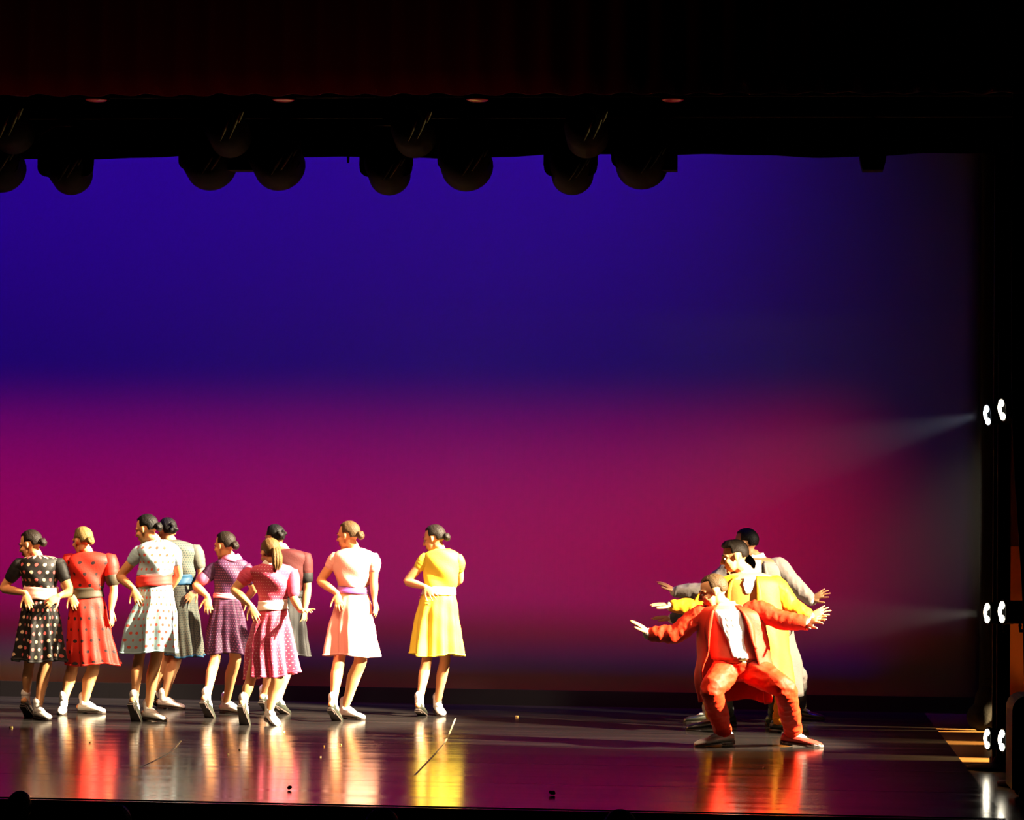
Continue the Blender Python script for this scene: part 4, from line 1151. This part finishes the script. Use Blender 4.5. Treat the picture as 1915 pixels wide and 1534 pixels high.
man(dict(seed=4, Y=23.5, label='man almost hidden in the lunging line, only a dark sleeve with white cuff showing', skin=SKIN,
    head=(1386, 1066), yaw=80, pitch=4, neck=(1400, 1092), hair=('short', 'dark'),
    torso=[(1090, 1386, 1416, .8), (1098, 1362, 1440, .6), (1110, 1352, 1448, .58), (1150, 1358, 1442, .6), (1190, 1360, 1440, .65), (1230, 1358, 1442, .7)],
    larm=dict(p=[(1358, 1116), (1312, 1150, -.04), (1260, 1157, -.02), (1222, 1153)], ts=-1, n=(0, -.2, 1)),
    rarm=dict(p=[(1442, 1116), (1466, 1150, -.1), (1470, 1180, -.25), (1474, 1206, -.3)], n=(1, -.2, 0)),
    pelvis=(1400, 1226), rise=.06,
    legs=[dict(knee=(1345, 1276), ball=(1330, 1359), az=-150, anz=.09), dict(knee=(1462, 1276), ball=(1478, 1361), az=-30, anz=.09)],
    suit=DRK_S, coat=DRK_S, vest=VEST_G, shirt=[(1098, 1392, 1412), (1130, 1390, 1410), (1160, 1394, 1404)],
    coat_rows=[(1096, 1378, 1428, 1390, 1414, .7), (1106, 1352, 1446, 1384, 1414, .6), (1150, 1352, 1448, 1380, 1416, .62), (1200, 1346, 1452, 1370, 1426, .66), (1250, 1336, 1462, 1356, 1440, .6)]))
man(dict(seed=2, Y=22.9, label='man in orange yellow suit with dark quiff leaning out behind the red suit', skin=SKIN,
    head=(1374, 1042), yaw=92, pitch=12, neck=(1400, 1074), hair=('quiff', 'dark'),
    torso=[(1068, 1386, 1418, .8), (1078, 1352, 1452, .6), (1090, 1342, 1464, .58), (1130, 1346, 1460, .6), (1180, 1352, 1450, .65), (1226, 1350, 1448, .7)],
    larm=dict(p=[(1344, 1104), (1304, 1136, -.03), (1258, 1134, -.02), (1213, 1127)], ts=-1, n=(0, -.2, 1)),
    rarm=dict(p=[(1452, 1096), (1478, 1132, -.03), (1514, 1154, -.10), (1551, 1137, -.14)], n=(0, -.6, .6)),
    pelvis=(1402, 1226), rise=.06,
    legs=[dict(knee=(1324, 1280), ball=(1306, 1366), az=-160, anz=.09, w=.86), dict(knee=(1466, 1284), ball=(1489, 1372), az=-25, anz=.09, w=.86)],
    suit=ORG_S, coat=ORG_S, vest=VEST_O, shirt=[(1080, 1392, 1414), (1094, 1390, 1412), (1110, 1396, 1403)],
    coat_rows=[(1074, 1374, 1430, 1388, 1416, .7), (1084, 1340, 1460, 1372, 1414, .6), (1130, 1340, 1468, 1366, 1414, .62), (1180, 1334, 1474, 1360, 1416, .66), (1240, 1322, 1482, 1350, 1440, .6), (1290, 1316, 1492, 1340, 1455, .55)]))
man(dict(seed=3, Y=21.4, label='crouching man in red zoot suit and white tie at the front of the lunging line', skin=SKIN,
    head=(1334, 1108), yaw=92, pitch=16, neck=(1357, 1136), hair=('short', 'brown'),
    torso=[(1128, 1344, 1376, .8), (1138, 1316, 1416, .62), (1150, 1306, 1428, .58), (1180, 1314, 1426, .62), (1205, 1322, 1422, .66), (1240, 1330, 1432, .7)],
    larm=dict(p=[(1308, 1152), (1264, 1186, -.02), (1216, 1186, -.02), (1182, 1158)], ts=-1, n=(.5, -.2, 1), spread=.1),
    rarm=dict(p=[(1418, 1142), (1462, 1160, -.06), (1508, 1166, -.12), (1548, 1152, -.22)], n=(0, -.6, .7)),
    pelvis=(1384, 1246), rise=.085,
    legs=[dict(knee=(1330, 1290), ball=(1322, 1396), az=-150, anz=.095, shoe=SHOE_W, kY=21.15, cap=SHOE_R), dict(knee=(1468, 1288), ball=(1514, 1398), az=-20, anz=.095, shoe=SHOE_R, kY=21.2, cap=SHOE_W)],
    suit=RED_S, coat=RED_S, vest=VEST_R,
    shirt=[(1140, 1336, 1392), (1165, 1344, 1394), (1190, 1362, 1392), (1222, 1378, 1390)],
    tie=[(1150, 1346, 1372), (1175, 1352, 1386), (1200, 1362, 1392), (1230, 1372, 1400)],
    coat_rows=[(1132, 1332, 1386, 1342, 1374, .75), (1142, 1306, 1424, 1336, 1386, .62), (1180, 1304, 1434, 1330, 1400, .66), (1222, 1304, 1442, 1325, 1414, .7), (1262, 1299, 1452, 1314, 1428, .7), (1312, 1306, 1446, 1324, 1434, .6)], back=.05))

# ---------------------------------------------------------------- spectators in the dark house
DARK_C = mat('dark_clothes', (.012, .012, .014), .9)
DSKIN = mat('dark_skin_unlit', (.25, .13, .07), .6)
def spectator(px, pytop, Y, label, k):
    top = at(px, pytop, Y); hz = top.z - .125 * k
    base = Vector((top.x, Y, -1.05))
    root = thing('person', base, label, 'person', None); off = base
    hc = Vector((top.x, Y, hz)); m_ = head_matrix(hc, 0, 0, 0, k)
    g = Geo(); head_geo(g, m_)
    sh = hz - .24 * k
    g.tube([hc + Vector((0, -.01, -.04)), Vector((top.x, Y, sh - .02))], [.05, .055], 12)
    seat = -1.05 + .46
    tz = [sh + .02, sh - .06, sh - .25, (sh + seat) / 2 - .1, seat + .06]
    g.ring_surface([[Vector((top.x + w * math.cos(2 * PI * j / 18), Y + d_ * math.sin(2 * PI * j / 18), z)) for j in range(18)] for z, w, d_ in zip(tz, (.07, .19, .17, .16, .18), (.06, .10, .12, .12, .13))])
    for s_ in (-1, 1):
        g.limb([Vector((top.x + s_ * .19, Y, sh - .08)), Vector((top.x + s_ * .24, Y + .08, sh - .36)), Vector((top.x + s_ * .13, Y + .3, seat + .16))], [.05, .042, .03], 10, 10)
        hand_geo(g, Vector((top.x + s_ * .13, Y + .3, seat + .16)), Vector((top.x + s_ * .08, Y + .46, seat + .15)), (0, 0, 1), .17, .2, .1, -s_)
        g.limb([Vector((top.x + s_ * .09, Y, seat + .08)), Vector((top.x + s_ * .10, Y + .44, seat + .08)), Vector((top.x + s_ * .10, Y + .46, -1.0 + .06)), ], [.085, .06, .04], 12, 12)
        g.tube([Vector((top.x + s_ * .10, Y + .42, -1.01)), Vector((top.x + s_ * .10, Y + .62, -1.02))], [.04, .03], 10)
    bd = obj('body', remeshed(g, 'body', off, .011, 2, ratio=.5), DARK_C, root)
    hair_parts(root, m_, off, root, 'short', 'black', 5)
    face_parts(root, m_, off, bd)
    seat_root = thing('theatre_seat', Vector((top.x, Y, -1.05)), 'dark theatre seat under ' + label.split(',')[0], 'seat', 'theatre seats')
    for nm, c, d_ in (('seat', (0, .05, .43), (.46, .46, .06)), ('backrest', (0, -.21, .62), (.46, .05, .42)), ('leg', (-.22, 0, .2), (.04, .4, .4)), ('leg', (.22, 0, .2), (.04, .4, .4))):
        g = Geo(); g.box(c, d_); o_ = obj(nm, g.mesh(nm, smooth=False), DARK_C, seat_root)
        bv = o_.modifiers.new('bevel', 'BEVEL'); bv.width = .012; bv.segments = 2
spectator(38, 1480, 15.4, 'spectator in the dark at the left corner, head in black silhouette', .80)
spectator(217, 1504, 13.0, 'spectator in front of the red dress reflection, only hair top showing', .98)
spectator(716, 1512, 12.4, 'spectator in front of the pale pink reflection, only hair top showing', .98)
spectator(1160, 1515, 12.4, 'spectator between the yellow reflection and the red man, only hair top showing', .98)
